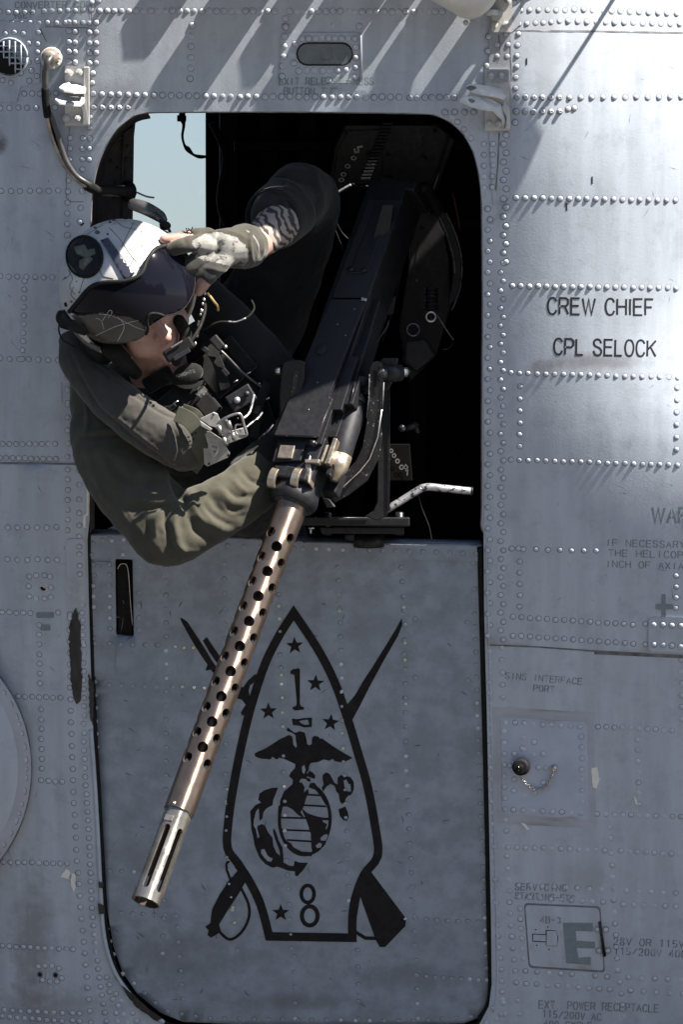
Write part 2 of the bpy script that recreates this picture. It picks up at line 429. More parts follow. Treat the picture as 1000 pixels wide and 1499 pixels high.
# ================================================================== HELICOPTER
heli = thing('helicopter', 'grey riveted side of a military transport helicopter with an open crew door window', 'helicopter', (0, 1.2, 0))
OPEN = [(132, 330), (133, 300), (136, 270), (143, 240), (155, 212), (172, 188), (195, 170), (215, 165), (300, 164), (450, 164), (600, 166), (635, 168), (660, 179), (680, 198), (694, 224), (702, 256), (706, 300), (707, 450), (706, 600), (706, 740), (705, 768), (708, 778),
        (709, 900), (713, 1050), (716, 1200), (719, 1350), (720, 1440), (716, 1472), (702, 1498), (690, 1507), (560, 1512), (400, 1512), (262, 1507), (225, 1492), (190, 1462), (168, 1430), (156, 1390), (149, 1330), (143, 1200), (137, 1080), (133, 980), (130, 880), (128, 790), (131, 760), (131, 600)]
outer = [(-420, -190), (1420, -190), (1420, 1950), (-420, 1950)]
sheet('skin', [outer], [OPEN], M['skin'], heli, W, 0, .004, 22)
# lapped skin panels, 1.4 mm proud of the skin below
def sp(name, poly, off=.0012, m='skin', grid=22, th=.0014): return sheet(name, [poly], [], M[m], heli, W, off, th, grid)
sp('skin_panel', [(745, 47), (860, 50), (1000, 51), (1400, 60), (1400, 965), (1000, 957), (870, 951), (716, 941), (714, 800), (709, 775), (708, 500), (708, 330), (722, 327), (745, 290)])
sp('skin_panel', [(-400, -180), (135, -180), (135, 36), (60, 38), (56, 50), (50, 32), (-400, 30)], .0014)
sp('skin_panel', [(-400, 682), (0, 680), (128, 681), (129, 700), (129, 745), (124, 748), (124, 770), (127, 870), (122, 890), (-400, 890)], .0014)
sp('door_post_strip', [(716, -100), (762, -100), (762, 36), (748, 50), (748, 190), (745, 290), (722, 300), (716, 190)], .0022)
sp('access_panel_border', rquad([(717, 1034), (870, 1043), (873, 1213), (720, 1204)], 3), .0004, 'border', 22, .0004)
sp('access_panel', rquad([(727, 1045), (865, 1053), (867, 1205), (730, 1195)], 6), .0010, 'border', 22, .0008)
sp('access_panel_plate', rquad([(733, 1049), (860, 1057), (862, 1200), (736, 1190)], 8), .0019, 'bluepaint', 22, .0012)
sp('corner_plate', rquad([(950, 903), (1100, 907), (1100, 960), (949, 953)], 8), .0045, 'skin', 22, .004)
sp('corner_plate', rrect(97, 789, 125, 850, 5), .003)
sp('doubler_plate', [(-60, 31), (48, 33), (60, 55), (58, 122), (30, 128), (24, 150), (-60, 150)], .003)
sp('release_window_plate', rrect(411, 49, 529, 122, 4), .0022)
# dark joints where the laps are sealed
def joint(pts, wd=1.6, off=.0020, m='seam'):
    return decal('sealed_joint', ribbon(pts, wd), (), M[m], heli, W, off, 12)
joint([(716, 944), (790, 947), (870, 953), (950, 957)], 2.2, .0006); joint([(870, 955), (1000, 961)], 5, .0005)
joint([(0, 678), (60, 678), (128, 680)], 2, .0017); joint([(745, 46), (860, 46.5), (1000, 49)], 2.4, .0005)
joint([(730, 52), (732, 70), (730, 90)], 1.6, .0028); joint([(731, 195), (729, 240), (726, 280)], 2.0, .0028)
joint([(710, 190), (745, 192)], 2.4, .0028); joint([(102, 186), (98, 230), (97, 290), (104, 296), (122, 296)], .9, .0006)
joint([(90, 560), (91, 590)], .6, .0006); joint([(747, 60), (749, 120)], 1.4, .0024); joint([(57, 40), (68, 62)], 1.2, .0006)
joint([(134, -10), (134, 40)], 1.2, .002); joint([(66, 40), (134, 42)], 1.1, .0006)
joint([(97, 789), (97, 850), (118, 850)], 1.2, .0006)
# ---- window surround, jamb and cabin
def loop_tube(name, pts2, surf, off, r, m, seg=8):
    mb = MB(); mb.tube([surf(x, y, off) for x, y in pts2], r, seg); return mb.build(name, m, heli, True)
edge = spline(OPEN[:22], 3)
loop_tube('window_edge', edge, W, -.003, .0028, M['seam'], 6)
def jamb_strip(name, pts, d0, d1, shrink, m):
    v = []; f = []
    cx, cy = 420, 480
    for i, (x, y) in enumerate(pts):
        v.append(W(x, y, d0)); v.append(P(cx+(x-cx)*shrink, cy+(y-cy)*shrink, d1))
        if i: f.append((2*i-2, 2*i-1, 2*i+1, 2*i))
    o = obj(name, v, f, m, heli, True); s = o.modifiers.new('thick', 'SOLIDIFY'); s.thickness = .004; s.offset = 0; return o
left_edge = [(131, 780), (131, 700), (131, 600), (131, 450), (132, 330)]+spline([(132, 330), (133, 300), (136, 270), (143, 240), (155, 212), (172, 188), (195, 170), (215, 165)], 3)
jamb_strip('window_jamb', left_edge, -.004, -.05, .975, M['jamb'])
jamb_strip('window_jamb', [(215, 165), (450, 164), (600, 166)]+spline([(635, 168), (660, 179), (680, 198), (694, 224), (702, 256), (706, 300)], 3)+[(707, 450), (706, 600), (706, 775)], -.004, -.09, 1.0, M['cabin'])
# door frame post behind the window, with its own rivets
def slab(name, poly, d0, th, m, parent=heli, bev=None):
    """plate with front face at depth d0 traced in the photograph, thickness th going inwards"""
    mb = MB(); mb.prism([P(x, y, d0) for x, y in poly], (0, th, 0)); return mb.build(name, m, parent, bev=bev)
pst = slab('frame_post', [(100, 120), (230, 120), (228, 164), (199, 172), (196, 200), (194, 330), (196, 690), (100, 690)], -.052, .012, M['jamb'])
mb = MB(); mb.tube([P(x, y, -.048) for x, y in spline([(138, 330), (142, 280), (152, 240), (170, 208), (196, 186)], 5)], .004, 6); mb.build('post_flange', M['jamb'], heli, True)
mb = MB(); mb.tube([P(180, 180, -.045), P(178, 330, -.045)], .0022, 6); mb.build('post_flange', M['jamb'], heli, True)
for x, y in ((163, 236), (150, 262), (173, 246), (169, 268), (187, 215), (186, 234), (184, 254), (183, 276), (168, 292), (144, 288), (158, 212), (176, 200)):
    mb = MB(); mb.ball(P(x, y, -.052), (.0042, .003, .0042), seg=10); mb.build('rivet', M['jamb'], heli, True)
# cabin room
cab = MB()
def quad(a, b, c, d): cab.add([a, b, c, d], [(0, 1, 2, 3)])
X0, X1, Y0, Y1, Z0, Z1 = -1.6, 1.5, .13, 2.45, .75, 3.35
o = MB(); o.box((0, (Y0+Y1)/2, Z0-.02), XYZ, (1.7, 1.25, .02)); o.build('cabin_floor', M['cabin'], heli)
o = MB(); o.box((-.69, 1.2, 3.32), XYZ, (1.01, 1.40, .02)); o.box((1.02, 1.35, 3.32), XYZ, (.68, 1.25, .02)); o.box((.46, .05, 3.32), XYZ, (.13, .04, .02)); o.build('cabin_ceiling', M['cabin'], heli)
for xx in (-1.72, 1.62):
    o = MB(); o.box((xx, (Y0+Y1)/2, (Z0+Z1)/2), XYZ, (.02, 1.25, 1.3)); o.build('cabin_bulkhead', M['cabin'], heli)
# far wall with its open window, seen edge on past the helmet
FD = -2.1
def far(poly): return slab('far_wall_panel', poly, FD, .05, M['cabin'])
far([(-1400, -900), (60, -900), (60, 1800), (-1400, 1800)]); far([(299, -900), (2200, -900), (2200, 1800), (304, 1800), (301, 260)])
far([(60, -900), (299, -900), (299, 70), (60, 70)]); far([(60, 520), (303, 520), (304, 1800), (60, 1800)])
for x in (335, 392, 450, 520, 610):
    mb = MB(); mb.box(P(x, 400, FD+.08), XYZ, (.02, .04, 1.1)); mb.build('cabin_rib', M['gunblack'], heli, bev=.004)
for y in (215, 330):
    mb = MB(); mb.box(P(640, y, FD+.1), XYZ, (.44, .03, .012)); mb.build('cabin_rail', M['gunblack'], heli, bev=.003)
mb = MB(); mb.tube([P(x, y, FD+.2) for x, y in spline([(310, 180), (330, 230), (322, 300), (350, 380), (345, 470)], 6)], .008, 8); mb.build('cabin_hose', M['gunblack'], heli, True)
# inner side wall beside and under the opening (back of the skin structure)
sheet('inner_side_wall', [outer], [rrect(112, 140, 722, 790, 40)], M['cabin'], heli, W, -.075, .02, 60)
pane = slab('sky_tint_pane', [(55, 60), (303, 60), (304, 530), (55, 530)], FD-.02, .004, None)  # added pane that tints and dims the sky seen through the window
pm = bpy.data.materials.new('sky_tint_glass'); pm.use_nodes = True; pt = pm.node_tree; pt.nodes.clear()
po = pt.nodes.new('ShaderNodeOutputMaterial'); ptr = pt.nodes.new('ShaderNodeBsdfTransparent'); ptr.inputs[0].default_value = (.64, .67, .74, 1); pgl = pt.nodes.new('ShaderNodeBsdfGlossy'); pgl.inputs['Roughness'].default_value = .02
pmx = pt.nodes.new('ShaderNodeMixShader'); pmx.inputs[0].default_value = .05; pt.links.new(ptr.outputs[0], pmx.inputs[1]); pt.links.new(pgl.outputs[0], pmx.inputs[2]); pt.links.new(pmx.outputs[0], po.inputs[0])
pane.data.materials.clear(); pane.data.materials.append(pm)
slab('sill_shelf', [(131, 788), (706, 802), (706, 818), (131, 808)], -.085, .16, M['gundark'])

# ---- lower crew door
DOOR = [(131, 782), (250, 783), (380, 789), (450, 793), (700, 798), (704, 802), (706, 900), (710, 1050), (713, 1200), (716, 1350), (717, 1435), (712, 1468), (698, 1490), (680, 1497), (560, 1501), (400, 1501), (268, 1495), (234, 1481), (201, 1454), (179, 1422), (166, 1385), (157, 1330), (150, 1200), (143, 1080), (139, 980), (135, 880), (132, 800)]
DOOR = [(x+3.5 if x > 699 else x, y) for x, y in DOOR]
SLOT = rquad([(169, 818), (194, 819), (196, 934), (170, 931)], 3)
door = obj('crew_door', *(lambda v2, f: ([DW(x, y, 0) for x, y in v2], facing([DW(x, y, 0) for x, y in v2], f)))(*region([DOOR], [SLOT], 20)), M['door'], heli, True)
sm = door.modifiers.new('thick', 'SOLIDIFY'); sm.thickness = .03; sm.offset = -1
def dd(name, adds, cuts, m, off=.0006, grid=14): return decal(name, adds, cuts, M[m], door, DW, off, grid)
def dsheet(name, poly, off, m='door', th=.0016): return sheet(name, [poly], [], M[m], door, DW, off, th, 20)
sheet('top_flange', [[(133, 784), (250, 785), (380, 791), (450, 795), (698, 800), (701, 822), (450, 815), (300, 811), (222, 811), (222, 818), (133, 818)]], [], M['door'], door, DW, .0022, .0022, 16)
sheet('handle_plate', [rquad([(133, 820), (222, 820), (170, 990), (136, 988)], 1)[:0] or [(134, 822), (163, 822), (163, 940), (169, 944), (168, 985), (164, 990), (137, 990)]], [], M['door'], door, DW, .0016, .0016, 16)
# worn top edge of the door
mb = MB(); mb.tube([DW(x, y, -.001) for x, y in [(131, 783), (250, 784), (380, 790), (450, 794), (700, 799)]], .0032, 8); mb.build('top_edge', mat('chipped_edge_paint', (.12, .14, .17), .5, .1, .3, 30, wear=(.56, (.03, .028, .03), 50)), door, True)
# recessed handle pocket
mb = MB(); q0 = [DW(x, y, 0) for x, y in SLOT]; q1 = [p+Vector((0, .05, 0)) for p in q0]; n = len(q0)
mb.add(q0+q1, [[i, (i+1) % n, n+(i+1) % n, n+i] for i in range(n)]+[[n+i for i in range(n)]]); mb.build('handle_pocket', M['jamb'], door, fixn=False)
mb = MB(); mb.prism([DW(x, y, -.012) for x, y in spline([(172, 932), (171, 880), (171, 835), (175, 826), (183, 826), (188, 836), (191, 880), (194, 926), (188, 932)], 4)], (0, .012, 0)); mb.build('door_handle', M['rubber'], door, bev=.002)
mb = MB(); mb.tube([DW(x, y, -.010) for x, y in spline([(172, 833), (176, 826), (184, 826), (188, 838), (191, 880), (194, 915)], 4)], .0011, 6); mb.build('handle_rim', M['steel'], door, True)
# seal round the door and light edge bead on the skin
seal = [(131, 770), (128, 800), (131, 900), (134, 990), (138, 1080), (145, 1200), (151, 1330), (160, 1390), (173, 1427), (195, 1460), (229, 1489), (265, 1503), (400, 1508), (560, 1508), (686, 1503), (708, 1487), (719, 1468), (722, 1437), (720, 1350), (717, 1200), (713, 1050), (709, 900), (706, 800)]
loop_tube('door_seal', spline([(x-2.5 if x > 700 else x, y) for x, y in seal], 5), lambda x, y, o: P(x, y, S*(-.235*(y-600))-.012+o), 0, .0068, M['rubber'], 8)
loop_tube('edge_bead', spline([(133, 1068), (137, 1120), (142, 1200), (147, 1300), (151, 1360), (160, 1402), (176, 1436), (205, 1470), (240, 1496)], 5), W, 0, .0042, M['skin'], 8)
loop_tube('edge_bead', spline([(712, 800), (716, 950), (721, 1120), (726, 1300), (728, 1440), (722, 1480)], 5), W, 0, .0020, M['skin'], 8)
loop_tube('edge_bead', spline([(128, 683), (129, 720), (128, 750), (124, 756), (124, 772)], 4), W, .001, .003, M['cream'], 8)
# chipped, worn patches in the paint
random.seed(3)
def ragged(poly, amp, step=5):
    out = []
    for i, p in enumerate(poly):
        q = poly[(i+1) % len(poly)]; d = math.hypot(q[0]-p[0], q[1]-p[1]); k = max(1, int(d/step))
        for j in range(k): out.append((p[0]+(q[0]-p[0])*j/k+random.uniform(-amp, amp), p[1]+(q[1]-p[1])*j/k+random.uniform(-amp, amp)))
    return out
decal('worn_black_patch', [ragged([(112, 889), (117, 910), (119, 970), (120, 1005), (117, 1024), (112, 1032), (106, 1020), (102, 970), (101, 915), (106, 900)], 1.5)], (), M['jamb'], heli, W, .0018)
for poly in ([(129, 985), (137, 1000), (137, 1040), (136, 1062), (131, 1050)], [(144, 1288), (151, 1292), (150, 1300), (145, 1299)], [(143, 1322), (152, 1325), (153, 1336), (145, 1338)], [(176, 1440), (190, 1450), (215, 1474), (238, 1490), (230, 1494), (200, 1474)]):
    decal('paint_chip', [ragged(poly, 1, 4)], (), M['jamb'], heli, lambda x, y, o: W(x, y, o+.0062), 0)
for poly in ([(89, 1283), (97, 1272), (104, 1276), (100, 1286)], [(104, 1278), (110, 1279), (111, 1300), (108, 1306), (104, 1296)], [(866, 1124), (874, 1122), (878, 1140), (874, 1154), (868, 1152)], [(763, 1204), (770, 1205), (776, 1213), (771, 1214)], [(927, 1164), (930, 1166), (936, 1178), (933, 1180)]):
    decal('paint_chip', [ragged(poly, .8, 4)], (), M['cream'], heli, W, .0008 if poly[0][0] < 900 else .0008)
for a, b in (((771, 86), (771, 96)), ((867, 259), (867, 270)), ((829, 298), (830, 309))):
    decal('black_tick_mark', ribbon([a, b], 2), (), M['black'], heli, W, .0016)
# alignment marks
def wd(adds, m='stencil2', off=.0007, cuts=()): return decal('painted_mark', adds, cuts, M[m], heli, W, off)
wd([rrect(47, 879, 83, 887, 2)]); wd([rrect(53, 896, 79, 904.5, 2)]); wd([rrect(59, 914, 74, 923, 2)])
wd([[(968.5, 870), (974.5, 870), (974.5, 884), (985, 884), (985, 892), (974.5, 892), (975, 906), (968.5, 906), (968.5, 892), (960, 892), (960, 884), (968.5, 884)]], off=.0022)
# ---- grille with crossed bars
mb = MB(); mb.tube([W(14, 85, -.002)+Vector((0, .03, 0)), W(14, 85, .0058)], .032, 24); g1 = mb.build('vent_hole', M['cabin'], heli, True)
for k in range(-3, 4):
    mb = MB(); c = math.sqrt(max(0, 25.5**2-(k*8.5)**2))
    if c > 3:
        mb.tube([W(14-c, 85+k*8.5, .0078), W(14+c, 85+k*8.5, .0056)], .0018, 6); mb.build('grille_bar', M['skin'], heli, True)
        mb = MB(); mb.tube([W(14+k*8.5, 85-c, .0070), W(14+k*8.5, 85+c, .0070)], .0018, 6); mb.build('grille_bar', M['skin'], heli, True)
mb = MB(); mb.tube([W(x, y, .006) for x, y in disc(14, 85, 26, 28)+[(40, 85)]], .002, 6); mb.build('vent_rim', M['skin'], heli, True)
# ---- exit release window
slot = []
for cx, a in ((501, -90), (450, 90)):
    for i in range(9):
        t = math.radians(a+180*i/8); slot.append((cx+16*math.cos(t)*.95, 80+16*math.sin(t)))
sheet('release_window', [slot], [], M['bluepaint'] if 0 else mat('dark_tinted_window', (.065, .085, .10), .25, 0, .2, 20), heli, W, .0030, .003, 12)
mb = MB(); mb.tube([W(x, y, .003) for x, y in slot+[slot[0]]], .0016, 6); mb.build('window_bead', M['rubber'], heli, True)
joint([(469, 72), (485, 71), (486, 86), (483, 88), (470, 88), (469, 72)], .8, .0036)
mb = MB(); mb.tube([W(x, y, .003) for x, y in ((526, 50), (528, 54), (529, 118))], .0022, 8); mb.build('plate_edge', M['skin'], heli, True)
# ---- receptacle hatch with hinge and latch
sp('hatch_outline', rquad([(767, 1321), (879, 1326), (886, 1423), (774, 1416)], 6), .0005, 'grime', 22, .0006)  # dark plate showing as a thin outline round the hatch
hatch = sp('receptacle_hatch', rquad([(769, 1324), (877, 1328.5), (884, 1420), (776, 1413)], 6), .0014, 'skin', 22, .0014)
mb = MB(); mb.tube([W(878, 1349, .004), W(885.5, 1399, .004)], .0028, 8); mb.build('hatch_hinge', M['gundark'], hatch, True)
sheet('hatch_latch', [[(801, 1362), (816, 1362), (816, 1384), (800, 1384)]], [], M['skin'], hatch, W, .0026, .002, 20)
sheet('hatch_latch', [[(781, 1367), (799.5, 1368), (799.5, 1377), (781, 1376)]], [], M['skin'], hatch, W, .0022, .002, 20)
for pts in ([(800, 1361), (814, 1362), (817, 1372), (815, 1384), (800, 1383), (799.5, 1361)], [(780, 1366.5), (799, 1367.5)], [(780, 1366.5), (780, 1377), (799, 1378)]):
    mb = MB(); mb.tube([W(x, y, .0019) for x, y in pts], .0008, 5); mb.build('latch_edge', M['gundark'], hatch, True)
for x, y in ((784, 1360), (802, 1356), (786, 1383), (804, 1389)):
    mb = MB(); mb.ball(W(x, y, .0014), (.0016, .0008, .0016), seg=8); mb.build('latch_screw', M['gundark'], hatch, True)
decal('painted_letter', [[(824, 1350), (868, 1350), (869, 1363), (843, 1362), (844, 1376), (871, 1378), (872, 1388), (845, 1387), (847, 1401), (865, 1400), (865, 1412), (829, 1409)]], (), M['stencil2'], hatch, W, .0018)
# ---- port cap with its chain
q = W(764, 1122, .0036); n = Vector((-.15, -1, 0)).normalized()
mb = MB(); mb.tube([q, q+n*.020, q+n*.024], [.0165, .0165, .013], 20); mb.tube([q+n*.0245, q+n*.028], .006, 12); mb.build('port_cap', M['rubber'], heli, True, bev=.001)
chain = spline([(760, 1122, .030), (762, 1136, .022), (775, 1151, .008), (792, 1156, .007), (804, 1145, .007), (811, 1125, .009)], 6)
for i in range(len(chain)-1):
    a = W(*chain[i][:2], chain[i][2]); b = W(*chain[i+1][:2], chain[i+1][2]); c = (a+b)/2; t = (b-a); L = t.length*.72; t.normalize()
    s = t.cross(Vector((0, 1, 0))).normalized(); s = s if i % 2 else (s*.35+Vector((0, 1, 0))*.9).normalized()
    mb = MB(); mb.tube([c+t*L*math.cos(u)+s*.0026*math.sin(u) for u in [2*PI*k/10 for k in range(11)]], .0009, 6, cap=False); mb.build('chain_link', M['steel'], heli, True)
mb = MB(); q = W(811, 1124, .0036); mb.tube([q, q+Vector((0, -.004, 0))], .0058, 14); mb.ball(q+Vector((0, -.0045, 0)), .003, seg=8); mb.build('chain_screw', M['steel'], heli, True)
# small ports and holes
for x, y, r in ((64, 860, 4.5), (58.5, 1425.5, 3), (81.5, 1426.5, 3)):
    mb = MB(); mb.tube([W(x+r*1.1*math.cos(t), y+r*1.25*math.sin(t), .0008) for t in [2*PI*k/16 for k in range(17)]], .0013, 6); mb.build('port_ring', M['steel'] if r > 4 else M['seam'], heli, True)
    mb = MB(); mb.tube([W(x, y, -.001), W(x, y, .0012)], r*S, 14); mb.build('port_hole', M['cabin'], heli, True)
# ---- round fairing at the edge of the frame
def FS(x, y, o): return P(x, y, S*(-.235*(y-600))-.012+o)
def fair(r0, r1, d0, d1, name, m):
    v = []; f = []; ns = 10; na = 96
    for i in range(ns+1):
        r = r0+(r1-r0)*i/ns; d = d0+(d1-d0)*(1-(1-i/ns)**2)
        for j in range(na):
            t = 2*PI*j/na; x, y = -170+r*math.cos(t), 1125+r*math.sin(t); v.append(FS(x, y, d))
    f = [(i*na+j, i*na+(j+1) % na, (i+1)*na+(j+1) % na, (i+1)*na+j) for i in range(ns) for j in range(na)]
    return obj(name, v, facing([Vector(q) for q in v], f), m, heli, True)
fair(218, 215.5, -.01, .012, 'fairing_rim', M['seam']); fair(215.5, 196, .012, .019, 'fairing_flange', M['border']); fair(197, 2, .0185, .10, 'round_fairing', M['skin'])
# ---- brackets
def bolt(q, r=.0062, h=.006, m=M['bracket'], parent=None, n=Vector((0, -1, 0)), name='bolt'):
    mb = MB(); a = .3; u = n.orthogonal().normalized(); v = n.cross(u)
    mb.tube([q, q+n*.0012], r*1.35, 14)
    mb.prism([q+n*.0012+(u*math.cos(a+k*PI/3)+v*math.sin(a+k*PI/3))*r for k in range(6)], n*h)
    mb.tube([q+n*(h+.001), q+n*(h+.0035)], r*.5, 8)
    return mb.build(name, m, parent or heli, bev=.0005)
br = sheet('hinge_bracket', [rrect(95, 97, 131, 185, 2)], [], M['bracket'], heli, W, .006, .006, 20, smooth=False)
def lug(poly, d0, m, parent, z_th, drop=0.0, name='bracket_lug', hole=None):
    """horizontal lug: outline (px, distance out from plate), at height py, tilted"""
    mb = MB(); a = [W(x, y, d) for x, y, d in poly]
    mb.prism(a, (0, 0, -z_th)); return mb.build(name, m, parent, bev=.0018)
lug([(124, 122, .004), (126, 130, .012), (125, 134, .03), (108, 134, .045), (94, 132, .045), (86, 128, .038), (92, 123, .022), (104, 120, .004)], 0, M['bracket'], br, .006)
lug([(124, 140, .004), (124, 148, .02), (118, 153, .035), (102, 152, .055), (86, 150, .055), (80, 145, .045), (88, 139, .025), (100, 135, .004)], 0, M['bracket'], br, .006)
slab_ = MB(); slab_.prism([W(x, y, .005) for x, y in ((122, 99), (131, 99), (131, 184), (121, 184), (121, 165), (117, 155), (122, 148))], (0, -.007, 0)); slab_.build('bracket_rib', M['bracket'], br, bev=.0015)
for x, y in ((101, 107), (117, 107), (98, 174), (114, 174)): bolt(W(x, y, .006), parent=br)
mb = MB(); mb.ball(W(108, 144, .05)+Vector((0, 0, .001)), (.010, .008, .0015), seg=12); mb.build('lug_hole', M['seam'], br, True)
br2 = sheet('hinge_bracket', [rrect(710, 102, 746, 192, 2)], [], M['bracket'], heli, W, .008, .007, 20, smooth=False)
sheet('bracket_pad', [rrect(713, 104, 744, 121, 2)], [], M['skin'], br2, W, .011, .003, 20, smooth=False)
def curl(pts, wdt, th, parent):
    """curved arm: strip following pts (px,py,d) with width along its own side"""
    sp_ = spline(pts, 6); v = []; f = []
    for i, (x, y, d, ww) in enumerate(sp_):
        c = W(x, y, d); v += [c+Vector((0, ww*.3, ww)), c-Vector((0, ww*.3, ww)), c+Vector((0, ww*.3+th, ww)), c+Vector((0, th-ww*.3, -ww))]
        if i:
            a = 4*(i-1); b = 4*i; f += [(a, a+1, b+1, b), (a+2, b+2, b+3, a+3), (a, b, b+2, a+2), (a+1, a+3, b+3, b+1)]
    f += [(0, 2, 3, 1), (len(v)-4, len(v)-3, len(v)-1, len(v)-2)]
    mb = MB(); mb.add(v, f); return mb.build('bracket_lug', M['bracket'], parent, bev=.002)
def plate_arm(poly, d, th, parent, m='bracket', bev=.003, name='bracket_lug'):
    mb = MB(); mb.prism([W(x, y, dd_) for x, y, dd_ in poly], (0, th*.5, -th)); return mb.build(name, M[m], parent, bev=bev)
plate_arm([(682, 126, .06), (688, 123, .05), (702, 124, .03), (722, 127, .014), (735, 131, .010), (741, 140, .012), (738, 144, .03), (725, 141, .04), (708, 138, .055), (690, 134, .065)], 0, .004, br2)
plate_arm([(673, 146, .075), (680, 142, .07), (700, 141, .05), (720, 146, .03), (735, 155, .016), (742, 166, .012), (743, 180, .010), (736, 186, .012), (734, 172, .03), (722, 160, .045), (705, 158, .06), (685, 152, .075)], 0, .005, br2)
for k in (0, 1):
    mb = MB(); q = W(690 if k == 0 else 688, 130 if k == 0 else 149, .055); mb.ball(q+Vector((0, -.012, .0)), (.0095, .003, .0042), seg=12); mb.build('lug_hole', M['seam'], br2, True)
mb = MB(); mb.prism([W(x, y, .009) for x, y in ((738, 150), (746, 160), (747, 190), (740, 190), (741, 172), (734, 160))], (0, -.010, 0)); mb.build('bracket_rib', M['bracket'], br2, bev=.002)
for x, y in ((719, 111), (734, 111), (716, 181)): bolt(W(x, y, .009), .0055, .005, parent=br2)
bolt(W(731, 182, .009), .0062, .009, parent=br2)
# upper fitting and actuator strut that leaves the frame at the top
ft = sheet('strut_fitting', [rrect(720, -60, 750, 48, 3)], [], M['bracket'], heli, W, .008, .007, 20, smooth=False)
mb = MB(); mb.box(W(724, 20, .022), XYZ, (.016, .018, .004)); mb.box(W(730, -4, .02), XYZ, (.02, .016, .003)); mb.build('fitting_lug', M['bracket'], ft, bev=.0015)
for x, y in ((724, 2), (744, 2), (724, 37), (741, 37), (719, 10)): bolt(W(x, y, .008), .005, .006, parent=ft)
st = MB(); axd = [W(520, -62, .10), W(600, -22, .085), W(640, 0, .075), W(706, 13, .065), W(716, 18, .063), W(722, 22, .06)]
axd = [W(500, -118, .12), W(680, -16, .072), W(696, -4, .068), W(706, 3, .066), W(712, 8, .064), W(715, 11, .063)]
st.tube(axd, [.050, .050, .048, .042, .032, .016], 28); strut = st.build('actuator_strut', mat('strut_off_white_paint', (.42, .415, .395), .42, 0, .12, 20, bump=.15, bscale=160), heli, True)
mb = MB(); mb.prism([W(x, y, .0) for x, y in ((752, -150), (925, -150), (925, -60), (880, -22), (760, -22))], (0, -.021, 0)); mb.build('skin_shade_block', M['skin'], heli, bev=.006)  # added block above the view, throws the slanting shadow on the right skin
for xa, xb, hh in ((250, 300, .02), (352, 420, .034), (452, 486, .026), (520, 590, .036), (612, 634, .022), (664, 712, .03)):  # invented ribs above the view that cast diagonal shadow stripes on the header
    mb = MB(); mb.prism([W(x, y, .0) for x, y in ((xa, -70), (xb, -70), (xb-8, -24), (xa+6, -24))], (0, -hh, 0)); mb.build('stripe_shade_rib', M['skin'], heli, bev=.004)
mb = MB(); mb.prism([W(x, y, .14) for x, y in ((120, -420), (470, -420), (470, -60), (455, -38), (150, -38), (120, -70))], (0, -.30, 0)); mb.build('helmet_shade_block', M['skin'], heli, bev=.04)  # unseen block added above the window to shade the helmet
mb = MB(); mb.prism([W(x, y, -.01) for x, y in ((60, -500), (170, -500), (170, -330), (60, -330))], (0, -.18, 0)); mb.build('shade_block_root', M['skin'], heli, bev=.01)  # stub added to carry the unseen shading block
mb = MB(); mb.tube([W(712, 19, .062), W(730, 19, .03)], .006, 12); mb.build('strut_pin', M['bracket'], heli, True)
bolt(W(689, 8, .066)+Vector((0, -.035, 0)), .0065, .006, parent=strut); bolt(W(682, 34, .06), .004, .004, parent=strut)
# ---- cables running from the gland into the window
gl = MB(); gl.tube([W(75, 86, .003), W(75, 86, .006)], .021, 20); gland = gl.build('cable_gland', M['bracket'], heli, True, bev=.001)
mb = MB(); mb.tube([W(74, 84, .005), W(73, 87, .018)], [.017, .011], 14); mb.build('gland_sealant', M['copper'], heli, True)
for k in range(9):
    t = 2*PI*k/9; mb = MB(); mb.ball(W(75+13*math.cos(t), 86+13*math.sin(t), .006), (.003, .0015, .003), seg=8); mb.build('gland_screw', M['bracket'], gland, True)
def cable(pts, r, m, name='cable', parent=heli, seg=10):
    sp_ = spline(pts, 8); mb = MB(); mb.tube([W(x, y, d) for x, y, d in sp_], r, seg); return mb.build(name, m, parent, True)
cable([(76, 84, .012), (70, 92, .028), (66, 110, .028), (67, 140, .02), (70, 165, .016)], .0062, M['cable'])
cable([(66, 130, .022), (67, 150, .02), (70, 172, .016)], .0075, M['rubber'], 'cable_sleeve')
cable([(68, 165, .018), (74, 195, .016), (85, 224, .014), (95, 244, .014), (110, 262, .014), (128, 274, .006), (150, 277, -.02), (182, 274, -.03)], .0038, M['copper'])
cable([(72, 165, .014), (83, 195, .014), (90, 217, .014), (98, 238, .014), (112, 258, .014), (130, 270, .008), (152, 284, -.02), (184, 284, -.03)], .0048, M['cable'])
cable([(69, 166, .016), (77, 200, .013), (84, 220, .012)], .0046, M['rubber'], 'cable_sleeve'); cable([(88, 213, .014), (98, 238, .015), (112, 258, .015)], .0030, M['copper'])
cable([(128, 272, .01), (140, 278, -.01), (160, 279, -.025), (196, 281, -.03)], .010, M['rubber'], 'cable_sleeve')
mb = MB(); mb.ball(P(188, 281, -.035), (.016, .02, .021), seg=14); mb.build('cable_clamp', M['rubber'], heli, True)
cable([(200, 282, -.03), (214, 288, -.03), (226, 290, -.03)], .0018, M['seam'], 'cable_tail')

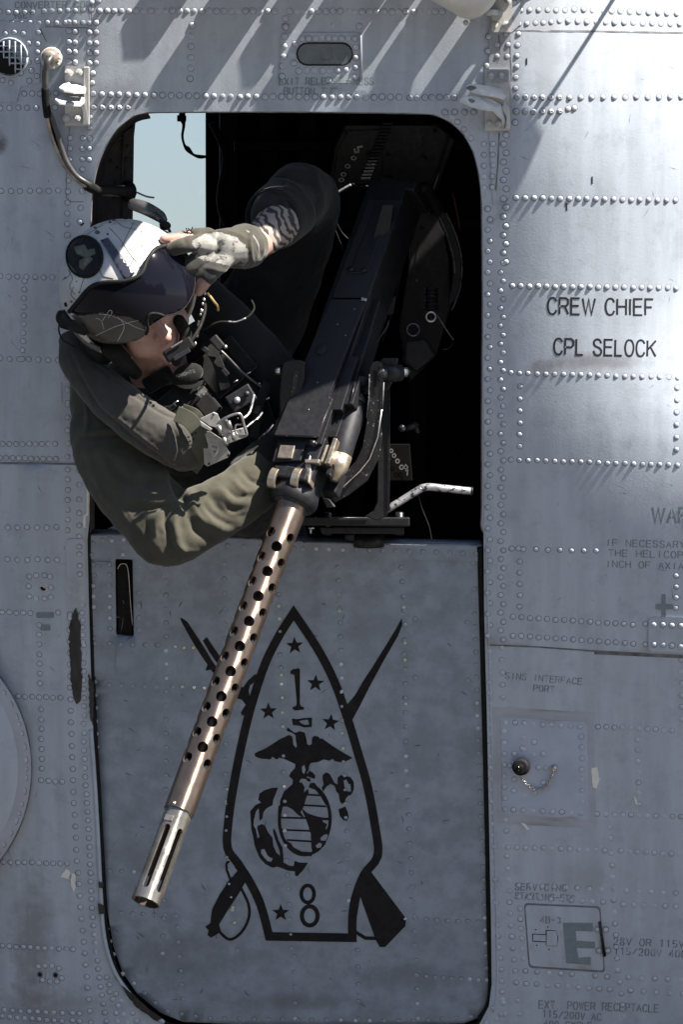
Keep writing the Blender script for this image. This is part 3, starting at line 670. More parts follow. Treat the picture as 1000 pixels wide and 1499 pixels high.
# ---- writing
GLY = {'A': [[(0, 0), (.5, 1), (1, 0)], [(.18, .36), (.82, .36)]], 'B': [[(0, 0), (0, 1), (.7, 1), (.95, .88), (.95, .65), (.7, .53), (0, .53)], [(.7, .53), (1, .4), (1, .13), (.7, 0), (0, 0)]],
 'C': [[(.97, .78), (.8, .95), (.5, 1.01), (.2, .92), (.03, .65), (.03, .35), (.2, .08), (.5, -.01), (.8, .05), (.98, .25)]], 'D': [[(0, 0), (0, 1), (.6, 1), (.9, .85), (1, .5), (.9, .15), (.6, 0), (0, 0)]],
 'E': [[(1, 1), (0, 1), (0, 0), (1, 0)], [(0, .53), (.9, .53)]], 'F': [[(1, 1), (0, 1), (0, 0)], [(0, .5), (.85, .5)]], 'G': [[(.97, .78), (.8, .95), (.5, 1.01), (.2, .92), (.03, .65), (.03, .35), (.2, .08), (.5, -.01), (.95, .15), (.95, .48), (.55, .48)]],
 'H': [[(0, 0), (0, 1)], [(1, 0), (1, 1)], [(0, .52), (1, .52)]], 'I': [[(.5, 0), (.5, 1)]], 'K': [[(0, 0), (0, 1)], [(1, 1), (.02, .4)], [(.35, .58), (1, 0)]], 'L': [[(0, 1), (0, 0), (.95, 0)]],
 'M': [[(0, 0), (0, 1), (.5, .1), (1, 1), (1, 0)]], 'N': [[(0, 0), (0, 1), (1, 0), (1, 1)]], 'O': [[(.5, 1.01), (.2, .93), (.02, .65), (.02, .35), (.2, .07), (.5, -.01), (.8, .07), (.98, .35), (.98, .65), (.8, .93), (.5, 1.01)]],
 'P': [[(0, 0), (0, 1), (.7, 1), (.97, .88), (.97, .6), (.7, .47), (0, .47)]], 'Q': [[(.5, 1), (.2, .93), (.02, .65), (.02, .35), (.2, .07), (.5, 0), (.8, .07), (.98, .35), (.98, .65), (.8, .93), (.5, 1)], [(.6, .25), (1, -.05)]],
 'R': [[(0, 0), (0, 1), (.7, 1), (.95, .9), (.95, .62), (.7, .5), (0, .5)], [(.6, .5), (1, 0)]], 'S': [[(.93, .76), (.75, .95), (.45, 1.01), (.12, .92), (.06, .72), (.25, .57), (.75, .44), (.96, .25), (.83, .05), (.5, -.01), (.18, .06), (.02, .28)]],
 'T': [[(.5, 0), (.5, 1)], [(0, 1), (1, 1)]], 'U': [[(0, 1), (0, .3), (.2, .03), (.5, -.01), (.8, .03), (1, .3), (1, 1)]], 'V': [[(0, 1), (.5, 0), (1, 1)]], 'W': [[(0, 1), (.27, 0), (.5, .95), (.73, 0), (1, 1)]],
 'X': [[(0, 0), (1, 1)], [(0, 1), (1, 0)]], 'Y': [[(0, 1), (.5, .5), (1, 1)], [(.5, .5), (.5, 0)]], '0': [[(.5, 1), (.15, .9), (.05, .5), (.15, .1), (.5, 0), (.85, .1), (.95, .5), (.85, .9), (.5, 1)]],
 '1': [[(.2, .8), (.55, 1), (.55, 0)]], '2': [[(.05, .75), (.3, 1), (.7, 1), (.95, .75), (.8, .45), (.05, 0), (1, 0)]], '3': [[(.05, .85), (.5, 1), (.9, .8), (.6, .55), (.95, .25), (.5, 0), (.05, .15)]], '4': [[(.7, 0), (.7, 1), (0, .3), (1, .3)]],
 '5': [[(.9, 1), (.15, 1), (.1, .55), (.6, .6), (.95, .35), (.7, .02), (.05, .08)]], '6': [[(.85, .95), (.4, .85), (.05, .35), (.3, 0), (.8, .05), (.9, .4), (.5, .58), (.1, .4)]], '8': [[(.5, .53), (.12, .72), (.25, 1), (.75, 1), (.88, .72), (.5, .53), (.05, .25), (.25, 0), (.75, 0), (.95, .25), (.5, .53)]],
 '9': [[(.9, .6), (.5, .42), (.1, .65), (.3, 1), (.75, .97), (.92, .6), (.7, .1), (.2, 0)]], '/': [[(0, 0), (1, 1)]], '-': [[(.1, .5), (.9, .5)]], '.': [[(.4, 0), (.5, .06)]], ',': [[(.5, .1), (.35, -.15)]]}
WID = {'I': .22, 'W': 1.3, 'M': 1.05, '1': .5, '.': .2, ',': .2, 'L': .78, 'E': .88, 'F': .8, ' ': .5}
def write(txt, a, b, h, m, surf=W, off=.0006, sw=None, stencil=False, parent=heli, name='lettering', mono=False, gap=.30, lean=0):
    """txt between baseline points a and b (pixels), cap height h"""
    sw = sw or h*.12; ws = [(.7 if mono else WID.get(c, .92)) for c in txt]; n = len(txt)
    g = gap; tot = sum(ws)+g*(n-1); u = (b[0]-a[0])/tot; ang = math.atan2(b[1]-a[1], b[0]-a[0])
    x = 0; adds = []; cuts = []
    for c, w_ in zip(txt, ws):
        def T(p):
            X = (x+(p[0] if c != 'I' or not mono else p[0])*w_)*u+p[1]*h*lean; Y = -p[1]*h
            return (a[0]+X*math.cos(ang)-Y*math.sin(ang), a[1]+X*math.sin(ang)+Y*math.cos(ang))
        for st_ in GLY.get(c, ()):
            pts = [T(p) for p in (spline(st_, 3) if c in 'CGOSQ' else st_)]
            adds += ribbon(pts, sw)
        if stencil and c in 'ABCDEFGHLOPQRSTUZ02368945':
            xc = .5; hw = .07
            cuts.append([T((xc-hw, -.2)), T((xc+hw, -.2)), T((xc+hw, 1.2)), T((xc-hw, 1.2))])
        x += w_+g
    # closed strokes give ring outlines: union by keeping any triangle inside one of the strokes
    return decal(name, adds, cuts, M[m], parent, surf, off, 30)
OP = .0015
write('CREW CHIEF', (802, 460), (956, 462), 23.5, 'text', off=OP, sw=2.9)
write('CPL SELOCK', (811, 519), (960, 522), 23, 'text', off=OP, sw=2.9)
write('WARNING', (954, 765), (1066, 768), 22, 'stencil2', off=OP, sw=3.6, stencil=True)
write('IF NECESSARY TO', (887, 799), (1032, 803), 9.5, 'stencil2', off=OP, sw=1.7, stencil=True, mono=True)
write('THE HELICOPTER', (891, 814), (1030, 818), 9.5, 'stencil2', off=OP, sw=1.7, stencil=True, mono=True)
write('INCH OF AXIAL', (887, 830), (1010, 834), 9.5, 'stencil2', off=OP, sw=1.7, stencil=True, mono=True)
write('SINS INTERFACE', (740, 993), (852, 1002), 9, 'stencil', sw=1.4, stencil=True, mono=True)
write('PORT', (781, 1011), (811, 1014), 9, 'stencil', sw=1.4, stencil=True, mono=True)
write('SERVICING', (754, 1302), (829, 1304), 9.5, 'stencil2', sw=1.7, stencil=True, mono=True)
write('STARTING-ETC.', (754, 1315), (848, 1320), 9.5, 'stencil2', sw=1.7, stencil=True, mono=True)
write('4B-3', (791, 1350), (821, 1351), 9, 'stencil2', off=.0018, sw=1.7, stencil=True, mono=True, parent=hatch)
write('28V OR 115V DC', (898, 1382), (1030, 1388), 10, 'stencil', sw=1.7, stencil=True, mono=True)
write('115/200V 400', (899, 1396), (1004, 1401), 10, 'stencil', sw=1.7, stencil=True, mono=True)
write('EXT. POWER RECEPTACLE', (789, 1475), (964, 1481), 11, 'stencil2', sw=1.8, stencil=True, mono=True)
write('115/200V AC', (794, 1488), (880, 1493), 10, 'stencil2', sw=1.8, stencil=True, mono=True)
write('400 CYCLE', (796, 1503), (866, 1506), 10, 'stencil2', sw=1.8, stencil=True, mono=True)
write('EXIT RELEASE PRESS', (409, 125), (547, 125), 10, 'stencil2', off=.0028, sw=1.9, stencil=True, mono=True)
write('BUTTON,TURN', (416, 139), (499, 140), 10, 'stencil2', sw=1.9, stencil=True, mono=True, off=.0008)
write('CONVERTER COOL.', (22, 13), (150, 12), 9, 'stencil2', off=.0022, sw=1.8, stencil=True, mono=True)
write('96CT', (19, 28), (47, 28), 9, 'stencil2', off=.0022, sw=1.8, stencil=True, mono=True)

# ---- squadron emblem on the door (positions read off the photograph)
def z8(pts, ox, oy, s): return [(ox+x/s, oy+y/s) for x, y in pts]
A8 = lambda pts: z8(pts, 240, 870, 2.632)
B8 = lambda pts: z8(pts, 280, 1140, 2.941)
G8 = lambda pts: z8(pts, 330, 1060, 5)
E = []; EC = []
shield = [(430, 897), (409, 930), (388, 972), (367, 1036), (352, 1098), (342, 1150), (335, 1196), (333, 1240), (348, 1263), (366, 1291), (382, 1325), (394, 1370), (516, 1372), (516, 1344), (520, 1315), (533, 1280), (553, 1252), (549, 1208), (538, 1150), (523, 1098), (508, 1049), (489, 996), (464, 948)]
mid = spline(shield[:12], 4)
L1, R1 = ribbon(mid+spline(shield[12:]+[shield[0]], 4)[:-1], 12.5, closed=True)
cx0, cy0 = 440, 1150
big, small = (L1[0], R1[0]) if abs(L1[0][20][0]-cx0) > abs(R1[0][20][0]-cx0) else (R1[0], L1[0])
dd('emblem_shield', [big], [small], 'black', .0009)
def star(cx, cy, r, a=0): return [(cx+(r if k % 2 == 0 else r*.42)*math.sin(a+k*PI/5), cy-(r if k % 2 == 0 else r*.42)*math.cos(a+k*PI/5)) for k in range(10)]
for x, y, a in ((431.5, 945, -.05), (462, 1000, .05), (393, 1041, -.02), (484, 1057.5, .1), (411, 1335.5, 0)):
    dd('emblem_star', [star(x, y, 13, a)], [], 'black')
dd('emblem_numeral', [A8([(487, 295), (497, 288), (520, 284), (524, 290), (524, 420), (528, 430), (540, 435), (540, 443), (505, 447), (495, 440), (497, 434), (510, 428), (512, 418), (503, 310), (488, 305)])], [], 'black')
def ring(cx, cy, rx, ry, w_): return disc(cx, cy, rx+w_/2, ry+w_/2, 28), disc(cx, cy, rx-w_/2, ry-w_/2, 28)
u_, v_ = ring(450.5, 1308, 9.3, 12.5, 5.5); u2, v2_ = ring(453.5, 1340, 11.5, 14, 6.2)
dd('emblem_numeral', [u_, u2], [v_, v2_], 'black')
dd('emblem_ribbon', [A8([(493, 478), (515, 480), (540, 476), (571, 474), (570, 510), (540, 512), (520, 505), (497, 503)])], [A8([(520, 488), (535, 484), (555, 482), (560, 500), (545, 503), (530, 497)])], 'black')
# eagle
eagle = G8([(213, 222), (220, 208), (290, 178), (400, 108), (465, 77), (486, 85), (492, 100), (498, 150), (516, 172), (524, 160), (515, 110), (514, 80), (490, 62), (455, 50), (448, 34), (460, 24), (478, 42), (510, 62), (545, 50), (580, 60), (594, 110), (598, 145), (615, 153), (632, 145), (635, 100), (650, 83), (680, 90), (690, 104), (710, 104), (780, 155), (860, 205), (930, 245), (900, 262), (855, 280), (800, 268), (785, 252), (760, 266), (720, 256), (680, 275), (625, 282), (612, 310), (610, 335), (640, 352), (658, 375), (655, 398), (630, 392), (600, 380), (590, 400), (560, 396), (545, 408), (540, 440), (490, 440), (495, 405), (466, 380), (480, 350), (510, 320), (512, 290), (470, 270), (430, 252), (395, 244), (375, 258), (345, 236), (330, 256), (260, 250), (220, 236)])
dd('emblem_eagle', [eagle], [G8([(560, 310), (578, 295), (588, 330), (578, 365), (562, 350)]), G8([(595, 355), (622, 320), (612, 345), (598, 362)])], 'black')
# globe
gl_o = disc(446.2, 1199, 39.5, 54, 48, .02); gl_i = disc(446.2, 1199, 34.8, 49.5, 48, .02)
land = [G8([(500, 430), (560, 425), (580, 460), (575, 500), (605, 470), (610, 500), (590, 540), (575, 600), (550, 640), (580, 690), (530, 660), (490, 620), (450, 600), (400, 600), (400, 560), (430, 490)]),
        G8([(555, 610), (600, 650), (660, 670), (750, 690), (770, 720), (760, 800), (730, 880), (680, 930), (640, 950), (630, 900), (625, 800), (600, 720)]),
        G8([(400, 588), (410, 605), (405, 640), (400, 668), (385, 660), (388, 600)]), G8([(430, 840), (480, 870), (500, 900), (560, 930), (640, 935), (630, 965), (560, 955), (500, 920), (450, 870)])]
lines = []
for y, x0, x1, yy in ((592, 560, 740, 600), (683, 390, 770, 690), (773, 415, 630, 779), (847, 450, 630, 856), (515, 590, 700, 520)): lines += ribbon(G8([(x0, y-2), (x1, yy)]), 2.6)
cutl = [G8([(710, 700), (755, 702), (752, 740), (740, 770), (733, 765), (745, 730), (712, 712)]), G8([(695, 832), (720, 808), (748, 802), (750, 820), (735, 850), (700, 850)]), G8([(660, 885), (690, 864), (708, 875), (700, 900), (670, 906)])]
ringp = []
k = 48
for i in range(k): ringp.append([gl_o[i], gl_o[(i+1) % k], gl_i[(i+1) % k], gl_i[i]])
ringp = [p for p in ringp if not (p[0][0] > 440 and p[0][1] < 1153 and p[0][0] < 462)]
dd('emblem_globe', ringp+land+lines, cutl, 'black')
# anchor and rope
anch = [G8([(243, 540), (250, 505), (290, 480), (340, 465), (384, 462), (372, 500), (352, 545), (345, 590), (300, 615), (280, 640), (270, 690), (250, 705), (245, 620), (240, 615), (222, 640), (208, 700), (206, 740), (222, 765), (236, 835), (250, 820), (232, 760), (235, 742), (270, 728), (285, 740), (300, 700), (290, 740), (310, 785), (345, 830), (352, 890), (375, 940), (400, 960), (395, 920), (360, 830), (348, 780), (355, 758), (372, 790), (390, 850), (418, 900), (425, 960), (425, 1010), (470, 1035), (500, 1035), (505, 998), (540, 1010), (605, 1012), (570, 1065), (525, 1113), (508, 1100), (510, 1075), (460, 1070), (410, 1050), (380, 1040), (345, 1048), (290, 1020), (250, 975), (215, 890), (203, 820), (190, 770), (182, 635), (220, 590), (262, 572), (240, 550)])]
anc = [G8([(262, 915), (285, 910), (300, 940), (310, 960), (330, 975), (348, 978), (335, 1005), (310, 1000), (280, 970), (260, 940)])]
dd('emblem_anchor', anch, anc, 'black')
rope = [G8([(712, 370), (740, 350), (765, 365), (800, 430), (822, 440), (822, 390), (845, 370), (880, 378), (915, 385), (940, 420), (940, 480), (920, 515), (895, 525), (880, 545), (875, 570), (850, 582), (838, 560), (830, 510), (812, 490), (800, 450), (770, 435), (740, 455), (715, 490), (705, 465), (720, 440), (712, 400)]),
        G8([(828, 620), (850, 612), (878, 600), (895, 640), (903, 680), (890, 705), (865, 702), (838, 670)]), G8([(620, 430), (650, 425), (700, 490), (735, 560), (748, 592), (730, 585), (700, 530), (660, 480), (610, 460)]), G8([(565, 385), (620, 395), (625, 420), (600, 415), (590, 398), (565, 395)])]
dd('emblem_rope', rope, [G8([(866, 410), (885, 402), (905, 440), (915, 435), (920, 490), (900, 492), (880, 480), (870, 450)])], 'black')
# crossed weapons behind the shield
dd('emblem_blade', [A8([(62, 92), (68, 90), (90, 105), (130, 165), (165, 220), (185, 255), (210, 290), (200, 312), (180, 290), (160, 293), (168, 270), (140, 230), (100, 165), (70, 110)]), A8([(150, 178), (165, 164), (220, 245), (205, 265), (175, 222)])], [], 'black')
dd('emblem_blade', [A8([(917, 92), (918, 120), (902, 160), (850, 250), (790, 360), (755, 430), (725, 485), (700, 430), (735, 390), (770, 330), (800, 285), (850, 205), (890, 140)])], [], 'black')
dd('emblem_guard', [A8([(350, 308), (368, 310), (375, 330), (362, 400), (335, 440), (318, 460), (302, 467), (296, 455), (315, 425), (300, 405), (280, 400), (285, 350), (305, 358), (325, 330)])], [A8([(332, 350), (350, 336), (356, 345), (345, 375), (330, 390), (327, 370)])], 'black')
dd('emblem_hilt', [B8([(165, 430), (205, 400), (235, 440), (205, 492), (160, 560), (120, 625), (128, 655), (110, 668), (85, 682), (70, 670), (75, 650), (60, 635), (82, 620), (90, 560), (120, 500), (150, 455)])]+ribbon(B8(spline([(215, 470), (247, 540), (247, 600), (215, 660), (165, 690), (120, 655)], 4)), 4)+ribbon(B8(spline([(170, 435), (155, 395), (152, 365), (165, 352)], 4)), 3.4)+ribbon(B8([(190, 375), (205, 395), (185, 418)]), 3), [], 'black', .0011)
dd('emblem_stock', [B8([(735, 415), (772, 396), (925, 600), (922, 632), (835, 722), (812, 722), (795, 692), (765, 610), (728, 505), (705, 640), (700, 560), (715, 470)])]+ribbon(B8([(703, 655), (750, 684), (800, 685)]), 5), [], 'black', .0011)
# ================================================================== RIVETS
def rivet_mesh(name, r, h, m, ringm, kind='dome', seg=12):
    vs = []; fs = []; mi = []
    prof = [(1.0, 0), (.92, .38), (.70, .74), (.38, .95)] if kind == 'dome' else [(1.0, 0), (1.0, .18), (.80, .2), (.72, .8), (.5, .92), (.3, .92), (.28, .7)]
    for a, b in prof:
        for j in range(seg):
            t = 2*PI*j/seg; vs.append((a*r*math.cos(t), a*r*math.sin(t), b*h))
    vs.append((0, 0, (prof[-1][1]+.05)*h if kind == 'dome' else prof[-1][1]*h)); c = len(vs)-1; k = len(prof)
    for i in range(k-1):
        for j in range(seg): fs.append((i*seg+j, i*seg+(j+1) % seg, (i+1)*seg+(j+1) % seg, (i+1)*seg+j)); mi.append(0)
    for j in range(seg): fs.append(((k-1)*seg+j, (k-1)*seg+(j+1) % seg, c)); mi.append(0)
    b = len(vs)
    for j in range(seg):
        t = 2*PI*j/seg; vs.append((1.28*r*math.cos(t), 1.28*r*math.sin(t), .0001)); 
    for j in range(seg): fs.append((b+j, b+(j+1) % seg, (j+1) % seg, j)); mi.append(1)
    me = bpy.data.meshes.new(name); me.from_pydata(vs, [], fs); me.materials.append(m); me.materials.append(ringm)
    me.polygons.foreach_set('material_index', mi); me.polygons.foreach_set('use_smooth', [True]*len(fs)); me.update(); return me
random.seed(11)
seamd = mat('door_sealant_ring', (.035, .042, .055), .8)
RM = {'b': rivet_mesh('rivet', .0053, .0026, M['rivet'], M['grime']), 'm': rivet_mesh('rivet', .0047, .0016, M['rivet'], M['grime']),
      'f': rivet_mesh('rivet', .0047, .0010, M['rivet'], M['grime']), 'x': rivet_mesh('rivet', .0052, .0055, M['rivet'], M['grime'], 'bolt'),
      'd': rivet_mesh('rivet', .0041, .0012, M['doorrivet'], seamd), 'o': rivet_mesh('rivet', .0035, .0011, M['oldrivet'], seamd), 'w': rivet_mesh('rivet', .0035, .0011, M['barerivet'], seamd)}
RV = []; DRV = []
def row(pts, n, k='m', off=.0, lst=None, jit=.5):
    """n rivets evenly along a polyline"""
    ls = [0]
    for i in range(1, len(pts)): ls.append(ls[-1]+math.hypot(pts[i][0]-pts[i-1][0], pts[i][1]-pts[i-1][1]))
    for q in range(n):
        t = ls[-1]*q/max(1, n-1); i = max(j for j in range(len(ls)-1) if ls[j] <= t+1e-6) if len(pts) > 1 else 0
        f = (t-ls[i])/(ls[i+1]-ls[i]) if len(pts) > 1 else 0
        x = pts[i][0]+(pts[i+1][0]-pts[i][0])*f; y = pts[i][1]+(pts[i+1][1]-pts[i][1])*f
        (RV if lst is None else lst).append((x+random.uniform(-jit, jit), y+random.uniform(-jit, jit), k, off))
def pts(l, k='m', off=0.0, lst=None):
    for x, y in l: (RV if lst is None else lst).append((x, y, k, off))
def zz(x0, x1, y0, y1, step, k='m', off=0.0, dx=0.0):
    y = y0; i = 0
    while y < y1:
        RV.append(((x0 if i % 2 else x1)+dx*(y-y0)/(y1-y0), y+random.uniform(-.6, .6), k, off)); y += step; i += 1
P1 = .0014
# header
row([(146, 16.5), (648, 18)], 48, 'b'); row([(65, 17), (133, 15)], 7, 'm', P1); row([(0, 18), (48, 19)], 5, 'm', P1); row([(5, 34), (122, 34)], 10, 'm', P1)
for y in (34, 48, 64, 78, 93): pts([(131, y), (141, y)], 'b'); pts([(101, y-2), (110, y-1)], 'b')
pts([(136, 108), (135, 122), (104, -2), (144, 2), (112, 2), (134, 4)], 'b')
pts([(56, 48), (55, 65), (55, 77), (55, 90), (54, 112), (43, 119), (30, 108), (42, 64), (34, 50), (21, 48), (46, 104), (8, 50), (4, 118), (16, 122), (42, 92)], 'm', .003)
row([(281, 38), (278, 116)], 6, 'b'); row([(137, 138), (351, 142)], 18, 'b'); row([(137, 157.5), (188, 158)], 5, 'x'); row([(137, 138), (230, 139)], 0)
row([(363, 142), (584, 143)], 19, 'b'); row([(600, 144), (665, 143)], 7, 'x'); row([(652, 165), (694, 165)], 4, 'x')
pts([(670, 179), (679, 190), (689, 203), (662, 172)], 'm')
row([(442, 57), (519, 57)], 9, 'b', .0022); row([(418, 40), (413, 112)], 6, 'b', .0022); pts([(526, 39), (418, 28), (486, 39)], 'b'); row([(521, 70), (520, 114)], 4, 'b', .0022)
row([(437, 104), (506, 103)], 7, 'b', .0022); pts([(428, 80), (430, 93), (432, 65), (481, 118)], 'b', .0022)
row([(418, 143), (419, 40)], 0)
row([(0, 139), (82, 137)], 8, 'm'); row([(0, 159), (80, 158)], 7, 'm'); row([(2, 280), (85, 280)], 7); row([(121, 203), (120, 280)], 6); row([(132, 172), (131, 234)], 5)
row([(102, 203), (102, 234)], 3); row([(100, 265), (98, 345)], 6); pts([(118, 305), (117, 325)]); row([(36, 412), (33, 525)], 10, 'f'); row([(0, 405), (90, 407)], 8, 'f'); row([(0, 525), (85, 528)], 7, 'f')
row([(100, 345), (99, 590)], 14, 'f'); row([(99, 592), (99, 668)], 5); row([(99, 687), (99, 776)], 7, 'm', P1); row([(116, 689), (116, 751)], 4, 'm', P1); pts([(116, 769), (116, 785)], 'm', P1)
row([(4, 650), (81, 650)], 9); row([(0, 670), (82, 672)], 10); row([(11, 772), (83, 772)], 6, 'm', P1); row([(11, 819), (84, 819)], 6, 'm', P1)
pts([(116, 800), (116, 811), (117, 828), (117, 840)], 'm', .003)
pts([(43, 844), (53, 842), (65, 842), (73, 844), (75, 860), (74, 874), (65, 876), (53, 876), (43, 873), (42, 858)], 'f', P1)
row([(3, 896), (44, 897)], 5); row([(85, 897), (96, 897)], 1); row([(57, 915), (58, 1000)], 7); row([(101, 852), (102, 899)], 4); row([(120, 853), (121, 940)], 9)
row([(102, 905), (103, 1035), (107, 1145), (112, 1250), (119, 1345), (131, 1476), (133, 1496)], 36)
row([(122, 944), (123, 1089), (125, 1145), (129, 1208), (131, 1250), (133, 1302), (137, 1354), (141, 1393), (144, 1418), (149, 1458), (156, 1494)], 44)
pts([(156, 1430), (160, 1441), (160, 1451), (170, 1454), (165, 1462), (177, 1464), (173, 1471), (170, 1482), (181, 1484), (194, 1482), (172, 1494), (186, 1496), (200, 1494), (210, 1497)])
row([(26, 1019), (88, 1021)], 7); row([(60, 1038), (61, 1125)], 7); row([(60, 1142), (91, 1144)], 4); row([(5, 1261), (98, 1264)], 10); row([(3, 1384), (107, 1389)], 11)
row([(6, 1478), (91, 1482)], 8); row([(3, 1487), (90, 1494)], 9); pts([(106, 1482), (116, 1483), (106, 1493), (116, 1494)])
pts([(56, 1414), (66, 1413), (76, 1413), (86, 1417), (90, 1431), (73, 1436), (62, 1434), (83, 1436)], 'f')
# right
row([(763, 16), (827, 16)], 6, 'm'); row([(841, 15), (990, 21)], 12, 'b'); row([(760, 36), (819, 32)], 6, 'm'); row([(832, 32), (995, 36)], 13, 'b')
row([(715, 55), (713, 97)], 3, 'm', .0022); row([(728, 66), (728, 83)], 2, 'm', .0022); row([(744, 66), (743, 83)], 2, 'm', .0022); row([(759, 51), (755, 130)], 6, 'm', P1); pts([(741, 51), (753, 5), (761, -3)], 'm', .0022)
row([(757, 143), (819, 143)], 6, 'x', P1); row([(834, 143), (997, 143)], 11, 'b', P1); row([(756, 164), (820, 164)], 6, 'x', P1); pts([(832, 160), (841, 159), (754, 180)], 'b', P1)
row([(708, 211), (709, 275)], 5); row([(722, 211), (721, 275)], 5, 'm', .0022)
zz(737, 741, 198, 390, 13.3, 'b', .0022); zz(717.5, 714, 306, 940, 15.6, 'm', P1); zz(733, 737, 386, 940, 13.1, 'm', P1)
row([(756, 290), (989, 294)], 19, 'b', P1); row([(750, 419), (990, 422)], 20, 'b', P1); row([(748, 546), (992, 553)], 20, 'm', P1); row([(762, 566), (761, 654)], 6, 'm', P1); row([(991, 568), (991, 658)], 6, 'm', P1)
row([(748, 673), (992, 681)], 20, 'm', P1); pts([(749, 803), (759, 803), (766, 804), (785, 804), (802, 805), (820, 805), (837, 806), (855, 806), (873, 806)], 'm', P1); row([(761, 822), (761, 888)], 5, 'm', P1)
row([(990, 843), (990, 890)], 4, 'm', P1); row([(751, 903), (926, 914)], 15, 'm', P1); row([(751, 930), (927, 942)], 15, 'm', P1); pts([(945, 913), (945, 943)], 'm', P1)
row([(957, 914), (997, 916)], 4, 'b', .0045); row([(958, 943), (997, 946)], 4, 'b', .0045); row([(998, 966), (998, 1069)], 7)
row([(716, 953), (718, 1090)], 10); row([(735, 948), (736, 1020)], 5); row([(740, 1057), (849, 1063)], 9, 'm', .0019); row([(738, 1070), (740, 1184)], 8, 'm', .0019); row([(752, 1185), (851, 1190)], 8, 'm', .0019); row([(851, 1078), (852, 1173)], 7, 'm', .0019)
pts([(766, 1080), (782, 1086), (767, 1096), (753, 1103), (781, 1104), (795, 1103), (788, 1123), (799, 1124), (753, 1140), (796, 1145), (783, 1160), (752, 1157), (768, 1164), (747, 1120), (765, 1095)], 'm', .0019)
row([(875, 1063), (984, 1069)], 10); row([(933, 1082), (936, 1176)], 7); row([(875, 1191), (997, 1195)], 11); pts([(893, 1210), (894, 1226), (895, 1248)]); row([(744, 1240), (885, 1244)], 12); row([(909, 1245), (995, 1250)], 8)
row([(718, 1090), (722, 1214), (725, 1293), (728, 1355), (733, 1416), (736, 1462), (739, 1484)], 25); pts([(740, 1200), (741, 1216), (733, 1484), (722, 1475), (726, 1490), (712, 1497)]); row([(742, 1253), (746, 1310), (748, 1358), (754, 1421)], 11); row([(761, 1330), (766, 1402)], 6)
row([(760, 1295), (829, 1298)], 5); row([(845, 1299), (989, 1307)], 9); row([(760, 1312), (883, 1320)], 9); row([(912, 1323), (990, 1326)], 6); row([(896, 1266), (899, 1322), (904, 1414), (914, 1487)], 14)
row([(769, 1421), (889, 1429)], 8); row([(920, 1430), (997, 1434)], 5); row([(755, 1438), (893, 1448)], 10); row([(923, 1449), (1000, 1454)], 5); pts([(758, 1464), (761, 1484), (739, 1484), (736, 1462)])
pts([(875, 1360), (887, 1360), (877, 1391), (890, 1391)], 'f', .003)
for k in range(-14, 15):
    t = k*.045+.03*math.sin(k*9); RV.append((-170+207*math.cos(t), 1125+207*math.sin(t), 'm', None))
# lower door
d_ = DRV
row([(443, 803), (697, 810)], 14, 'd', .0022, d_); row([(150, 791), (160, 789)], 2, 'd', .0022, d_); row([(136, 795), (134, 812)], 2, 'd', .0022, d_); row([(181, 790), (180, 812)], 2, 'd', .0022, d_); row([(164, 792), (430, 803)], 12, 'd', .0022, d_)
row([(160, 826), (161, 920)], 7, 'd', .0016, d_); row([(203, 831), (203, 922)], 6, 'd', 0, d_); row([(138, 942), (160, 942)], 2, 'd', .0016, d_); row([(176, 943), (231, 944)], 4, 'd', 0, d_); row([(137, 826), (137, 935)], 8, 'd', .0016, d_)
row([(138, 960), (147, 1275), (152, 1340), (166, 1396)], 24, 'd', 0, d_); row([(160, 1003), (228, 1005)], 5, 'd', 0, d_); row([(163, 955), (163, 985)], 3, 'd', 0, d_)
row([(256, 947), (269, 948)], 2, 'o', 0, d_); row([(283, 948), (298, 949)], 2, 'o', 0, d_); row([(252, 1005), (254, 1005)], 1, 'd', 0, d_); pts([(267, 1005)], 'o', 0, d_); pts([(284, 1006), (299, 1007)], 'w', 0, d_)
row([(243, 830), (243, 1155)], 17, 'd', 0, d_); row([(328, 825), (330, 1155)], 16, 'd', 0, d_); row([(243, 1190), (238, 1395)], 9, 'd', 0, d_)
row([(405, 830), (408, 870)], 3, 'd', 0, d_)
for i, (x, y) in enumerate([(408, 887), (409, 906), (410, 924), (410, 958), (411, 977), (412, 988), (412, 1001), (413, 1021), (413, 1043), (414, 1063), (415, 1106), (415, 1130), (416, 1151)]): pts([(x, y)], 'o' if i in (0, 1, 5, 7, 8, 9) else 'w' if i in (6, 12) else 'd', 0, d_)
row([(417, 1172), (417, 1230), (427, 1388)], 11, 'd', 0, d_); row([(331, 1156), (332, 1260), (340, 1330), (347, 1390)], 13, 'd', 0, d_); pts([(332, 1155), (332, 1173), (335, 1259), (341, 1328), (343, 1350)], 'o', 0, d_)
row([(494, 830), (497, 872), (502, 1096), (505, 1154), (511, 1318)], 25, 'd', 0, d_); pts([(502, 1095), (501, 1073), (497, 894), (500, 1011)], 'o', 0, d_)
row([(588, 830), (591, 889), (595, 1132), (608, 1393), (612, 1490)], 32, 'd', 0, d_); pts([(591, 889), (593, 914), (593, 941), (593, 966), (594, 1030)], 'o', 0, d_)
row([(693, 825), (700, 1072), (708, 1300), (713, 1435)], 34, 'd', 0, d_); pts([(608, 906), (684, 911), (685, 996), (608, 992)], 'd', 0, d_)
row([(177, 1336), (258, 1340)], 6, 'd', 0, d_); row([(160, 1274), (213, 1276)], 4, 'd', 0, d_); row([(593, 1344), (716, 1350)], 9, 'd', 0, d_); row([(611, 1428), (713, 1434)], 9, 'd', 0, d_); row([(260, 1357), (267, 1462)], 6, 'd', 0, d_); row([(523, 1390), (525, 1490)], 5, 'd', 0, d_)
row([(430, 1400), (432, 1490)], 5, 'd', 0, d_); row([(180, 1425), (240, 1478), (300, 1490), (600, 1494), (690, 1488)], 26, 'd', 0, d_)
